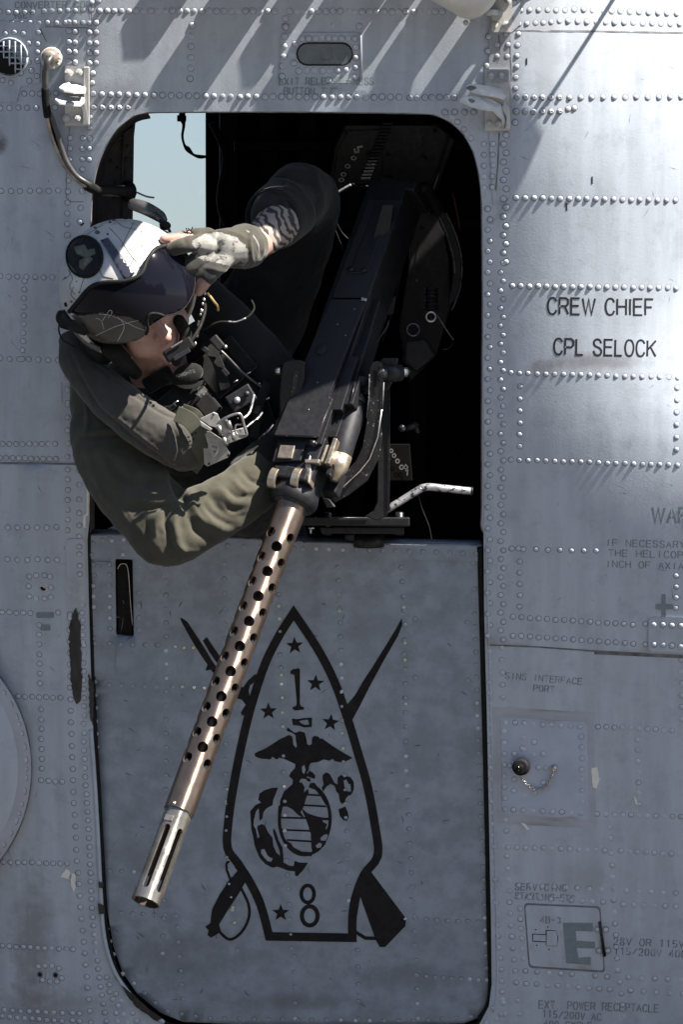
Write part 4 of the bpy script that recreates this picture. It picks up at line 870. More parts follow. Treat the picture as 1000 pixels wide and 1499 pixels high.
def place_rivets(lst, parent, surf, nrm, limit):
    # nearest to the middle of what can be seen comes first; the rest becomes one joined part
    lst = [r for r in lst if -8 < r[0] < 1008 and -8 < r[1] < 1507]
    big = {'b': 0, 'x': 0, 'm': 1, 'f': 2, 'd': 1, 'o': 0, 'w': 0}
    order = sorted(range(len(lst)), key=lambda i: (big[lst[i][2]], (i*7919) % 997))
    rest = MB(); fm = []
    rm = []
    for c, i in enumerate(order):
        x, y, k, off = lst[i]
        if off is None:
            p = FS(x, y, .0155)
        else: p = surf(x, y, off-.00005)
        n = nrm(x, y)
        q = n.to_track_quat('Z', 'Y').to_matrix().to_4x4(); mw = Matrix.Translation(p) @ q @ Matrix.Rotation(random.uniform(0, 6), 4, 'Z') @ Matrix.Diagonal((1, 1, random.choice((.45, .7, .9, 1, 1.1)), 1))
        me = RM[k]
        if c < limit:
            o = bpy.data.objects.new('rivet', me); C.objects.link(o); o.parent = parent; o.matrix_parent_inverse = pw(parent).inverted(); o.matrix_local if 0 else None
            loc, rot, scl = mw.decompose(); o.location = loc; o.rotation_euler = rot.to_euler(); o.scale = scl
        else:
            b = len(rest.v); rest.v += [mw @ v.co for v in me.vertices]; rest.f += [[b+a for a in f.vertices] for f in me.polygons]; rm += [f.material_index for f in me.polygons]
    if rest.v:
        o = obj('small_rivets', rest.v, rest.f, [M['rivet'], M['grime']], parent, True, rm); o['kind'] = 'stuff'
    print('rivets', len(lst))
place_rivets(RV, heli, W, wall_n, 300)
dn = Vector((0, -1, -.36)).normalized()
place_rivets(DRV, door, DW, lambda x, y: dn, 300)

# fine scratches and scuffs
random.seed(31)
def scratches(name, n, x0, x1, y0, y1, m, parent, surf, off, lmin=6, lmax=34, wd_=.7):
    ad = []
    for _ in range(n):
        x = random.uniform(x0, x1); y = random.uniform(y0, y1); a = random.gauss(1.0, .7); l = random.uniform(lmin, lmax)
        ad += ribbon([(x, y), (x+l*.5*math.cos(a)+random.uniform(-1, 1), y+l*.5*math.sin(a)), (x+l*math.cos(a), y+l*math.sin(a))], [wd_*.3, wd_, wd_*.3])
    decal(name, ad, (), m, parent, surf, off, 12, kind='stuff')
light = mat('light_scratch', (.24, .26, .29), .6, alpha=(.1, .8)); darks = mat('dark_scuff', (.06, .065, .075), .8, alpha=(.1, .8))
scratches('light_scratches', 70, 160, 690, 830, 1470, light, door, DW, .0005)
scratches('dark_scuffs', 60, 160, 690, 830, 1480, darks, door, DW, .00055, 4, 16, 1.8)
scratches('dark_scuffs', 40, 745, 985, 80, 880, darks, heli, W, .0015, 4, 18, .8)
scratches('dark_scuffs', 40, 0, 95, 160, 1480, darks, heli, W, .0015, 4, 20, .9)
scratches('light_scratches', 30, 0, 95, 160, 1480, mat('pale_scratch', (.45, .47, .5), .6, alpha=(.1, .8)), heli, W, .0015, 4, 20, .7)
# ================================================================== MACHINE GUN
FW = (P(213, 1320, .60)-P(428, 737, .215)).normalized()
GB = P(428, 737, .215)
v0 = (camo.location-GB).normalized(); U0 = (v0-FW*v0.dot(FW)).normalized(); R0 = U0.cross(FW).normalized()
if R0.x < 0: R0 = -R0
rl = math.radians(27); GU = (U0*math.cos(rl)-R0*math.sin(rl)).normalized(); GR = (R0*math.cos(rl)+U0*math.sin(rl)).normalized()
GX = (GR, FW, GU)
def G(a, r, h): return GB+(FW*a+GR*r+GU*h)*S
def GP(px, py, h, n=None):
    """point on the gun's plane at height h that is seen at pixel px,py"""
    n = n or GU; o = camo.location; d = P(px, py, 0)-o; q = GB+GU*(h*S); return o+d*((q-o).dot(n)/d.dot(n))
gun = thing('machine_gun', 'black heavy machine gun with perforated brown barrel pointing down out of the door window', 'machine gun', G(0, 0, 0))
def gp(name, poly, h, th, m, parent=None, bev=.0015):
    mb = MB(); mb.prism([GP(x, y, h) for x, y in poly], -GU*(th*S)); return mb.build(name, M[m], parent or gun, bev=bev)
def gt(name, a, b, r, m, parent=None, seg=24, bev=None):
    mb = MB(); mb.tube([G(*a), G(*b)], r if isinstance(r, (list, tuple)) else r*S, seg); return mb.build(name, M[m], parent or gun, True, bev=bev)
L = (P(213, 1320, .60)-GB).length/S
# perforated jacket: holes are cut in the flat sheet, then it is rolled into a tube
RB = 22.2
jl0, jl1 = 0, L-142
circ = 2*PI*RB
pitch = 40.4; hr = 8.1; first = 78
holes = []
for k in range(8):
    for i in range(9 if k % 2 == 0 else 10):
        a = first+i*pitch+(0 if k % 2 == 0 else -pitch*.5)
        holes.append(disc((k+.5)/8*circ, a, hr, hr, 18))
adds = [[(0, jl0), (circ, jl0), (circ, jl1), (0, jl1)]]
# keep both seam edges with matching points
ys = [jl0+(jl1-jl0)*i/90 for i in range(91)]
adds = [[(0, y) for y in ys]+[(circ*i/24, jl1) for i in range(1, 24)]+[(circ, y) for y in ys[::-1]]+[(circ*i/24, jl0) for i in range(23, 0, -1)]]
v2, f2 = region(adds, holes, 5.2)
def roll(x, y, r): t = 2*PI*x/circ+PI/2; return G(y, r*math.cos(t), r*math.sin(t))
t0 = PI/2
def jac(x, y, r=RB):
    # row 0 faces the camera: measured from U0 side
    th = 2*PI*(x/circ)-2*PI*.5/8
    u = U0*math.cos(th)+R0*math.sin(th)
    rr = r*(1.0+.10*max(0, 1-y/60.0) if y > 0 else 1.1)
    return GB+FW*(y*S)+u*(rr*S)
bm = bmesh.new(); bv = [bm.verts.new(jac(x, y)) for x, y in v2]
for t in f2:
    try: bm.faces.new([bv[i] for i in t])
    except ValueError: pass
bmesh.ops.remove_doubles(bm, verts=bm.verts, dist=.00004); bmesh.ops.recalc_face_normals(bm, faces=bm.faces)
me = bpy.data.meshes.new('barrel_jacket'); bm.to_mesh(me); bm.free()
jk = link_mesh('barrel_jacket', me, gun, [M['bronze'], M['hole']], True)
s_ = jk.modifiers.new('thick', 'SOLIDIFY'); s_.thickness = .0042; s_.material_offset = 1; s_.offset = -1; s_.use_rim = True
e_ = jk.modifiers.new('split', 'EDGE_SPLIT'); e_.split_angle = math.radians(50)
def ctube(name, a0, a1, r0, r1, m, seg=40, parent=None, bev=None):
    mb = MB(); mb.tube([GB+FW*(a0*S), GB+FW*(a1*S)], [r0*S, r1*S], seg); return mb.build(name, M[m], parent or gun, True, bev=bev)
ctube('inner_barrel', -10, L-40, 12.5, 11.5, 'hole')
# flash hider with six long slots
def tube_cut(name, a0, a1, ra, rb, slots, th, m, parent=None, turn=0.0):
    c = 2*PI*20; ad = [[(0, a0+(a1-a0)*i/20) for i in range(21)]+[(c*i/24, a1) for i in range(1, 24)]+[(c, a1-(a1-a0)*i/20) for i in range(21)]+[(c*i/24, a0) for i in range(23, 0, -1)]]
    v, f = region(ad, slots, 6)
    def w3(x, y):
        th_ = 2*PI*x/c+turn; rr = ra+(rb-ra)*(y-a0)/(a1-a0)
        return GB+FW*(y*S)+(U0*math.cos(th_)+R0*math.sin(th_))*(rr*S)
    bm = bmesh.new(); q = [bm.verts.new(w3(x, y)) for x, y in v]
    for t in f:
        try: bm.faces.new([q[i] for i in t])
        except ValueError: pass
    bmesh.ops.remove_doubles(bm, verts=bm.verts, dist=.00004); bmesh.ops.recalc_face_normals(bm, faces=bm.faces)
    me = bpy.data.meshes.new(name); bm.to_mesh(me); bm.free(); o = link_mesh(name, me, parent or gun, [M[m]], True)
    k = o.modifiers.new('thick', 'SOLIDIFY'); k.thickness = th; k.offset = -1; o.data.materials.append(M['hole']); k.material_offset = 1; e = o.modifiers.new('split', 'EDGE_SPLIT'); e.split_angle = math.radians(45); return o
c6 = 2*PI*20; sl = []
for k in range(6):
    cx = (k+.5)/6*c6; hw = 4.8; y0, y1 = L-110, L-20
    sl.append([(cx+hw*math.cos(t), y1+hw*math.sin(t)) for t in [PI*i/8 for i in range(9)]]+[(cx+hw*math.cos(t), y0+hw*math.sin(t)) for t in [PI+PI*i/8 for i in range(9)]])
fh = tube_cut('flash_hider', L-146, L, 19.8, 21.2, sl, .0034, 'muzzle', turn=.10)
ctube('muzzle_collar', L-150, L-142, 20.2, 20.2, 'muzzle', parent=fh, bev=.0006)
mb = MB(); mb.tube([GB+FW*((L-146+6*math.sin(t*.9))*S)+(U0*math.cos(t)+R0*math.sin(t))*(20.6*S) for t in [-.9+2.4*i/16 for i in range(17)]], .0011, 6); mb.build('retaining_wire', M['brass'], fh, True)
q = GB+FW*((L-146)*S)+(U0*math.cos(-.55)+R0*math.sin(-.55))*(19.5*S); mb = MB(); nn = (U0*math.cos(-.55)+R0*math.sin(-.55)); mb.tube([q, q+nn*.004], .0048, 14); mb.tube([q+nn*.004, q+nn*.005], .0022, 8); mb.build('collar_screw', M['muzzle'], fh, True)
mb = MB(); mb.box(GB+FW*((L-124)*S)+nn*(18.6*S), (nn.cross(FW), FW, nn), (.0085, .0055, .003)); mb.build('wrench_flat', M['brass'], fh, bev=.0005)
# collar and trunnion block
mb = MB(); mb.tube([G(4, 0, 0), G(-4, 0, 0), G(-10, 0, 0), G(-30, 0, 0)], [32*S, 36*S, 36*S, 33*S], 40); mb.build('barrel_collar', M['gundark'], gun, True, bev=.001)
mb = MB(); mb.tube([G(6, 0, 0), G(3, 0, 0)], [28*S, 31*S], 40); mb.build('collar_ring', M['edge'], gun, True)
mb = MB(); mb.box(G(-62, 0, 4), GX, (32*S, 34*S, 30*S)); mb.build('trunnion_block', M['gunblack'], gun, bev=.003)
mb = MB(); mb.box(G(-32, -2, 14), GX, (28*S, 10*S, 24*S)); mb.build('trunnion_block', M['gundark'], gun, bev=.004)
gp('latch_plate', [(410, 651), (432, 652), (427, 671), (405, 670)], 44, 6, 'brass')
gp('latch_seat', [(406, 646), (448, 646), (440, 674), (398, 676)], 41, 12, 'gundark')
# two curved lugs on the front of the block
for px in (398, 432):
    c = GP(px+4, 700, 30)
    pts_ = [c+FW*(16*S*math.cos(t))+GU*(12*S*math.sin(t)) for t in [math.radians(-50+270*i/16) for i in range(17)]]
    mb = MB(); sec = []
    for i, p_ in enumerate(pts_):
        t = (p_-c).normalized(); sec.append((p_, t))
    v = []; f = []
    for i, (p_, t) in enumerate(sec):
        w_ = GR*(6*S); v += [p_-w_, p_+w_, p_+w_-t*.0075, p_-w_-t*.0075]
        if i: b = 4*i; a = b-4; f += [(a, b, b+1, a+1), (a+1, b+1, b+2, a+2), (a+2, b+2, b+3, a+3), (a+3, b+3, b, a)]
    f += [(0, 1, 2, 3), (len(v)-4, len(v)-1, len(v)-2, len(v)-3)]
    mb.add(v, f); mb.build('front_lug', M['brass'], gun, bev=.0012)
gp('front_bridge', [(402, 712), (450, 712), (455, 722), (404, 722)], 16, 10, 'brass')
# receiver and top covers, outlines taken on the cover plane
gp('receiver', [(404, 650), (470, 650), (596, 272), (540, 268)], 40, 74, 'gundark')
cov = gp('top_cover', [(467, 478), (485, 438), (537, 438), (519, 480), (482, 581), (487, 584), (465, 639), (401, 637)], 50, 7, 'gunblack', bev=.0012)
cov2 = gp('feed_cover', [(486, 436), (539, 292), (590, 293), (538, 436)], 49, 8, 'gunblack', bev=.0012)
gp('cover_panel', [(512, 396), (550, 300), (571, 306), (538, 398)], 50.6, 2, 'gundark', cov2)
for x, y in ((514, 394), (532, 396)):
    mb = MB(); q = GP(x, y, 51); mb.tube([q, q+GU*.001], .0052, 14); mb.build('cover_screw', M['gunblack'], cov2, True)
mb = MB(); mb.tube([GP(x, y, 51) for x, y in ((508, 392), (510, 399), (531, 400), (534, 393))], .0009, 6); mb.build('panel_lip', M['edge'], cov2, True)
mb = MB(); q = GP(470, 512, 50); mb.tube([q, q+GU*.002], .0115, 22); mb.build('cover_button', M['gunblack'], cov, True, bev=.0006)
mb = MB(); mb.box(GP(533, 439, 51), GX, (.005, .003, .002)); mb.build('seam_catch', M['steel'], cov, bev=.0005)
for x, y in ((519, 453), (506, 491), (494, 475), (465, 560), (452, 600)):
    mb = MB(); mb.ball(GP(x, y, 50), (.0017, .0017, .0009), seg=8); mb.build('cover_pin', M['steel'], cov, True)
mb = MB(); mb.tube([GP(x, y, 49.5) for x, y in ((401, 638), (464, 640), (486, 585))], .0010, 6); mb.tube([GP(x, y, 49.5) for x, y in ((482, 581), (519, 481), (538, 438), (590, 294))], .0007, 6); mb.build('worn_cover_edge', M['edge'], cov, True)
mb = MB(); q = GP(457, 649, 46); mb.tube([q-GR*.004, q+GR*.006], .006, 12); mb.ball(q+GR*.007, .004, seg=8); mb.build('cover_bolt', M['edge'], gun, True)
# right hand side: feed tray, charging bracket, buffer tube
gp('side_rail', [(470, 640), (486, 584), (500, 560), (520, 484), (538, 440), (556, 440), (520, 560), (492, 640)], 26, 40, 'gundark')
gp('feed_tray', [(482, 600), (512, 520), (524, 522), (500, 600)], 40, 18, 'gundark')
mb = MB(); mb.tube([GP(527, 560, 0), GP(521, 585, 2), GP(505, 640, 4), GP(497, 672, 5)], [21*S, 21*S, 18*S, 17*S], 24, dome=False); mb.build('buffer_tube', M['gunblack'], gun, True, bev=.001)
mb = MB(); mb.tube([GP(498, 668, 5), GP(494, 686, 4), GP(489, 704, 3)], [17.5*S, 15*S, 6*S], 24); mb.build('buffer_nose', M['brass'], gun, True)
mb = MB(); mb.tube([GP(523, 578, 4), GP(519, 590, 4)], [22.5*S, 22.5*S], 24); mb.build('buffer_band', M['edge'], gun, True)
gp('charging_plate', [(512, 558), (527, 556), (516, 592), (503, 592)], 38, 30, 'gundark')
mb = MB(); mb.tube([GP(512, 592, 40), GP(520, 560, 40)], .0012, 6); mb.build('plate_edge', M['edge'], gun, True)
gp('guide_rod_plate', [(488, 640), (494, 642), (482, 679), (474, 678)], 34, 16, 'brass', bev=.002); gp('guide_rod_plate', [(476, 652), (481, 650), (472, 676), (467, 676)], 34, 14, 'brass', bev=.002)
gp('block_tongue', [(446, 672), (468, 672), (466, 678), (446, 677)], 40, 10, 'brass'); gp('block_cheek', [(446, 680), (454, 664), (456, 690), (453, 708), (449, 706)], 36, 20, 'brass', bev=.003)
mb = MB(); q = GP(478, 684, 16); mb.box(q, GX, (.016, .005, .010)); mb.box(q+GR*.012+FW*.006, GX, (.004, .012, .010)); mb.build('cocking_bracket', M['edge'], gun, bev=.001)
mb = MB(); mb.box(G(-52, 40, -24), GX, (12*S, 18*S, 10*S)); mb.build('ejection_block', M['gundark'], gun, bev=.003)
# grips at the rear
for r in (-22, 22):
    mb = MB(); mb.tube([G(-520, r, 10), G(-528, r*1.3, 10), G(-530, r*1.3, -60), G(-520, r, -64)], .011, 12); mb.build('spade_grip', M['rubber'], gun, True)
mb = MB(); mb.box(G(-512, 0, 4), GX, (30*S, 8*S, 36*S)); mb.build('back_plate', M['gundark'], gun, bev=.003)

M['dim'] = mat('worn_edge_and_shine_grey', (.16, .16, .17), .5, .3, .4, 60, wear=(.55, (.02, .02, .02), 70))  # grey for worn edges and for the painted highlight on the cable
M['deep'] = mat('deep_black_paint', (.0035, .0035, .0035), .9, spec=.05)
# added box on two thin struts, out of view, placed to shade the gun
q = GP(436, 575, 57); zb = P(700, -38, .3).z; yf = q.y+LD.y*(zb-q.z)/LD.z
mb = MB(); mb.add([Vector((x, y, z)) for x in (.36, .68) for y in (yf, min(yf+.16, max(yf+.03, -.304))) for z in (zb, zb+.15)], [(0, 1, 3, 2), (4, 6, 7, 5), (0, 4, 5, 1), (2, 3, 7, 6), (0, 2, 6, 4), (1, 5, 7, 3)]); mb.build('gun_shade_box', M['skin'], heli, bev=.01)
for x in (.45, .62):
    mb = MB(); mb.tube([Vector((x, yf+.02, zb+.10)), Vector((x, .05, zb+.16))], .004, 10); mb.build('shade_box_strut', M['bracket'], heli, True)
print('box front', yf)
# ================================================================== MOUNT
mount = thing('gun_mount', 'chipped black steel cradle and yoke that carries the machine gun on the sill', 'gun mount', P(540, 800, .0))
def mp(name, poly, d0, th, m='gundark', bev=.0015, parent=None):
    mb = MB(); mb.prism([P(x, y, d0) for x, y in poly], (0, th, 0)); return mb.build(name, M[m], parent or mount, bev=bev)
def mtube(name, pts3, r, m='gundark', parent=None, seg=12, dome=False):
    mb = MB(); mb.tube([P(*p) for p in pts3], r, seg, dome=dome); return mb.build(name, M[m], parent or mount, True)
# right yoke arm
mp('yoke_arm', [(541, 540), (545, 531), (552, 528), (560, 532), (562, 545), (558, 600), (552, 640), (540, 672), (526, 690), (498, 716), (486, 722), (484, 728), (474, 736), (471, 728), (478, 718), (492, 704), (520, 676), (530, 655), (538, 610)], .17, .02, 'edge')
mp('yoke_slot', [(546, 545), (549, 541), (552, 545), (551, 575), (547, 580)], .172, .004, 'rubber', .0008)
mp('yoke_web', [(556, 600), (560, 640), (556, 668), (538, 704), (512, 724), (490, 736), (484, 730), (500, 716), (528, 690), (542, 672), (552, 640)], .155, .018, 'edge')
mp('yoke_foot', [(471, 726), (484, 729), (492, 742), (478, 743)], .178, .02, 'edge', .002)
mtube('worn_yoke_edge', [(559, 600, .172), (553, 640, .172), (541, 672, .172), (527, 690, .172), (499, 716, .174), (486, 723, .174)], .0013, 'steel', seg=6)
mtube('pivot_hub', [(560, 547, .15), (586, 546, .13)], .0165, 'gundark', seg=24); mtube('pivot_cap', [(552, 547, .165), (564, 547, .16)], .014, 'edge', seg=20)
mtube('pivot_bolt', [(584, 545, .135), (596, 545, .13)], .0095, 'steel', seg=6); mtube('pivot_bolt', [(592, 545, .132), (600, 545, .13)], .005, 'edge', seg=10)
mp('yoke_head', [(556, 528), (562, 524), (584, 524), (583, 530), (574, 562), (568, 572), (558, 574)], .14, .03, 'gundark', .003)
mtube('worn_yoke_edge', [(562, 560, .172), (560, 600, .172)], .0009, 'dim', seg=6); mtube('worn_yoke_edge', [(541, 548, .172), (540, 580, .172), (537, 612, .172)], .0008, 'dim', seg=6); mtube('worn_yoke_edge', [(472, 728, .18), (482, 731, .18), (490, 742, .18)], .0012, 'steel', seg=6)
# left yoke arm
mp('left_yoke_arm', [(412, 545), (414, 532), (424, 527), (440, 527), (447, 530), (446, 556), (434, 590), (426, 610), (410, 612), (409, 580)], .16, .03, 'gundark', .003)
mp('left_yoke_slot', [(429, 545), (434, 541), (438, 545), (433, 574), (426, 582)], .162, .004, 'edge', .0008)
mtube('left_pivot', [(412, 546, .14), (424, 546, .15)], .015, 'gundark', seg=22); mtube('left_bolt', [(404, 543, .155), (410, 543, .157)], .007, 'steel', seg=6)
mp('side_strut', [(409, 575), (414, 575), (420, 640), (412, 660), (408, 640)], .13, .02, 'gundark')
# upright plate, base
mp('upright_plate', [(553, 570), (570, 566), (570, 746), (566, 756), (552, 762), (534, 756), (546, 748), (552, 735)], .10, .012, 'gundark', .002)
mtube('plate_rim', [(570, 568, .102), (570, 660, .102), (570, 748, .102)], .0012, 'edge', seg=6)
mp('base_beam', [(438, 757), (600, 757), (600, 771), (438, 769)], .06, .10, 'gundark', .003); mp('base_plate', [(468, 771), (592, 771), (592, 782), (470, 781)], .04, .14, 'gundark', .003)
mtube('beam_rim', [(440, 758, .062), (540, 758, .062)], .0011, 'edge', seg=6)
for x in (480, 585):
    mtube('base_bolt', [(x, 783, .03), (x, 750, .03)], .008, 'edge', seg=10)
mtube('pintle', [(540, 783, -.06), (540, 800, -.06)], .03, 'gundark', seg=20)
mtube('small_hook', [(455, 772, .05), (455, 781, .05)], .002, 'steel', seg=6); mtube('small_hook', [(452, 773, .05), (460, 773, .05)], .002, 'steel', seg=6)
mp('cradle_side', [(520, 440), (560, 300), (576, 300), (560, 420), (548, 520), (530, 530)], .02, .02, 'gundark')
mtube('cradle_rod', [(552, 500, .06), (567, 478, .04), (569, 470, .04)], .0022, 'edge', seg=8)

# bent release bar with chipped silver paint
bar = thing('bent_bar', 'bent silver metal bar with chipped paint sticking up over the window sill', 'metal bar', P(520, 780, .02))
mb = MB(); sp_ = spline([(513, 779, .02), (530, 769, .02), (570, 744, .01), (612, 718, 0), (620, 714, 0), (630, 713, 0), (650, 715, 0), (690, 719, -.01)], 5); mb.tube([P(*p) for p in sp_], .0072, 14); mb.build('bar', M['silver'], bar, True)
mb = MB(); q = P(690, 719, -.01); mb.tube([q, q+Vector((.003, 0, 0))], .0082, 14); mb.build('bar_end', M['gundark'], bar, True)
mb = MB(); mb.tube([P(513, 779, .02), P(511, 790, .02)], [.009, .009], 12); mb.build('bar_socket', M['gundark'], bar, True)
cord = MB(); cord.tube([P(x, y, .0) for x, y in spline([(612, 722), (618, 745), (628, 770), (632, 792)], 5)], .0011, 6); tag(cord.build('cord', M['gundark'], None, True), 'thin dark cord hanging from the bent silver bar to the sill', 'cord')

# ================================================================== FEED EQUIPMENT IN THE DARK
feed = thing('ammunition_feeder', 'dark ammunition feed housing with ribbed chute behind the machine gun', 'ammunition feeder', P(560, 420, -.25))
def ip(name, poly, d0, th, m='gundark', bev=.002): return mp(name, poly, d0, th, m, bev, feed)
def it(name, pts2, d, r, m='gundark', seg=8): return mtube(name, [(x, y, d) for x, y in spline(pts2, 5)], r, m, feed, seg)
ip('housing', [(478, 290), (490, 215), (505, 182), (640, 182), (668, 205), (632, 300), (600, 288), (570, 270), (515, 270)], -.25, .2, 'gundark', .004)
ip('housing_face', [(486, 284), (494, 222), (510, 192), (560, 190), (560, 262), (514, 264)], -.245, .004, 'gundark', .001)
for i in range(17):
    t = i/16; x = 534+(567-534)*t; y = 262-(262-182)*t
    mb = MB(); mb.box(P(x+1, y, -.235), (Vector((.98, 0, .03)), Vector((0, 1, 0)), Vector((-.03, 0, .98))), (.0095, .008, .0022)); mb.build('chute_rib', M['edge'] if i < 5 else M['gundark'], feed, bev=.0006)
it('housing_edge', [(480, 292), (500, 279), (514, 271)], -.235, .0028, 'dim'); it('housing_edge', [(514, 270), (545, 274), (572, 271)], -.235, .0024, 'gundark'); it('housing_edge', [(575, 272), (588, 283), (599, 292)], -.235, .0018, 'dim')
it('housing_edge', [(599, 292), (612, 293), (626, 294)], -.235, .0016, 'dim'); it('housing_edge', [(626, 294), (638, 266), (648, 230), (658, 196)], -.235, .0022, 'gundark')
it('guard_rim', [(628, 296), (643, 318), (655, 345), (664, 378), (666, 400)], -.23, .0014, 'dim'); it('guard_rim', [(653, 312), (668, 345), (676, 380), (675, 415), (668, 440), (661, 455)], -.23, .0014, 'dim')
ip('curved_guard', [(630, 296), (652, 312), (668, 345), (676, 380), (675, 415), (668, 440), (655, 450), (662, 410), (662, 380), (652, 345), (640, 318)], -.232, .02, 'gundark')
ip('guard_lower', [(600, 300), (626, 297), (648, 330), (658, 380), (660, 450), (640, 520), (600, 560), (585, 480), (600, 380)], -.30, .05, 'gundark')
for x, y in ((629, 315), (618, 334), (490, 233), (622, 232), (505, 194), (637, 193), (476, 316), (539, 228), (569, 228)):
    mtube('feeder_bolt', [(x, y, -.236), (x, y, -.228)], .004, 'edge', feed, 10)
def ringt(name, cx, cy, r, d, tr, m): return mtube(name, [(cx+r*math.cos(t), cy+r*math.sin(t), d) for t in [2*PI*i/20 for i in range(21)]], tr, m, feed, 6)
ringt('pull_ring', 605, 483, 9, -.12, .0012, 'dim'); ringt('pull_ring', 561, 281, 7, -.2, .0009, 'edge'); ringt('crank_ring', 631, 464, 7, -.10, .0024, 'steel')
mtube('crank', [(631, 464, -.11), (631, 464, -.16)], .012, 'gundark', feed, 16)
it('crank_arm', [(640, 462), (655, 485), (664, 498)], -.12, .0012, 'dim'); it('crank_arm', [(664, 500), (658, 510), (648, 512)], -.12, .0012, 'edge')
for i in range(6):
    mtube('spring_coil', [(632+9*math.cos(t), 424+i*5.6+2.5*math.sin(t), -.15-.008*math.sin(t)) for t in [2*PI*k/12 for k in range(13)]], .0015, 'edge', feed, 6)
for x, y, r in ((569, 414, .006), (570, 444, .007), (610, 410, .004)): mtube('feeder_pin', [(x, y, -.05), (x, y, -.10)], r, 'edge', feed, 12)
it('feed_rail', [(600, 352), (592, 380), (576, 450), (560, 500)], -.14, .0012, 'gundark'); it('feed_rail', [(612, 354), (604, 400), (590, 450)], -.14, .0012, 'gundark')
it('housing_brace', [(488, 316), (500, 340), (512, 352)], -.2, .0014, 'edge'); it('housing_brace', [(484, 320), (496, 350), (505, 372)], -.2, .0012, 'gundark')
ip('side_block', [(552, 436), (580, 434), (576, 460), (560, 462)], -.06, .05, 'gundark'); ip('side_block', [(592, 500), (625, 496), (640, 520), (610, 545), (590, 530)], -.12, .05, 'gundark', .006)
red = MB(); red.tube([P(x, y, -.26) for x, y in spline([(662, 282), (668, 305), (674, 340)], 4)], .0022, 6); red.build('red_hose', mat('dull_red_hose', (.09, .012, .01), .6), feed, True)
def PD(d): return lambda x, y, o: P(x, y, d+o)
cable_rack = thing('cabin_fitting', 'small dark knob and clamp on the cabin wall beside the gun mount', 'wall fitting', P(588, 627, -.02))
mtube('fitting_knob', [(588, 627, 0), (588, 627, -.03)], .0075, 'edge', cable_rack, 14); mtube('fitting_arm', [(592, 628, -.02), (612, 622, -.03)], .006, 'gundark', cable_rack, 10); mtube('fitting_arm', [(606, 618, -.03), (612, 634, -.03)], .005, 'gundark', cable_rack, 8)
for i, c in enumerate('60000'[:5]):
    x, y = ((526, 222), (521, 234), (512, 246), (506, 258), (503, 266))[i]
    if i == 0: decal('chalk_number', ribbon([(519, 218), (520, 224), (525, 223), (524, 216), (531, 215)], 2.6), (), M['white'], feed, PD(-.244), .004, 0)
    else: decal('chalk_number', [disc(x-3, y-2, 4.4, 3.3, 14)], [disc(x-3, y-2, 2.4, 1.6, 12)], M['white'], feed, PD(-.244), .004, 0)
for x, y, r in ((573, 660, 3), (577, 667, 3.2), (582, 675, 3.4), (588, 684, 3.6)): decal('chalk_number', [disc(x, y, r, r*1.1, 12)], [disc(x, y, r*.5, r*.6, 10)], M['seam'], mount, PD(.04), .001, 0)
mp('number_plate', [(566, 650), (600, 650), (604, 704), (570, 704)], .038, .01, 'deep')
decal('chalk_number', ribbon([(594, 690), (597, 684), (594, 680), (591, 685), (597, 688), (596, 696)], 1.4), (), M['seam'], mount, PD(.04), .001, 0)
# far side of the cabin: strap hanging across the bright window
strap = thing('hanging_strap', 'dark strap hanging in a loop across the bright far window', 'strap', P(268, 165, -1.9))
mb = MB(); sp_ = spline([(266, 150, 3), (267, 172, 5), (269, 184, 2.5), (267, 200, 2), (270, 213, 2), (275, 219, 4), (283, 227, 2), (292, 230, 3), (302, 230, 2)], 5); mb.tube([P(x, y, -1.95) for x, y, r in sp_], [r*1.1*S for x, y, r in sp_], 8); mb.build('webbing', M['rubber'], strap, True)
mb = MB(); mb.box(P(266, 174, -1.95), XYZ, (.010, .004, .007)); mb.build('strap_buckle', M['rubber'], strap, bev=.002)
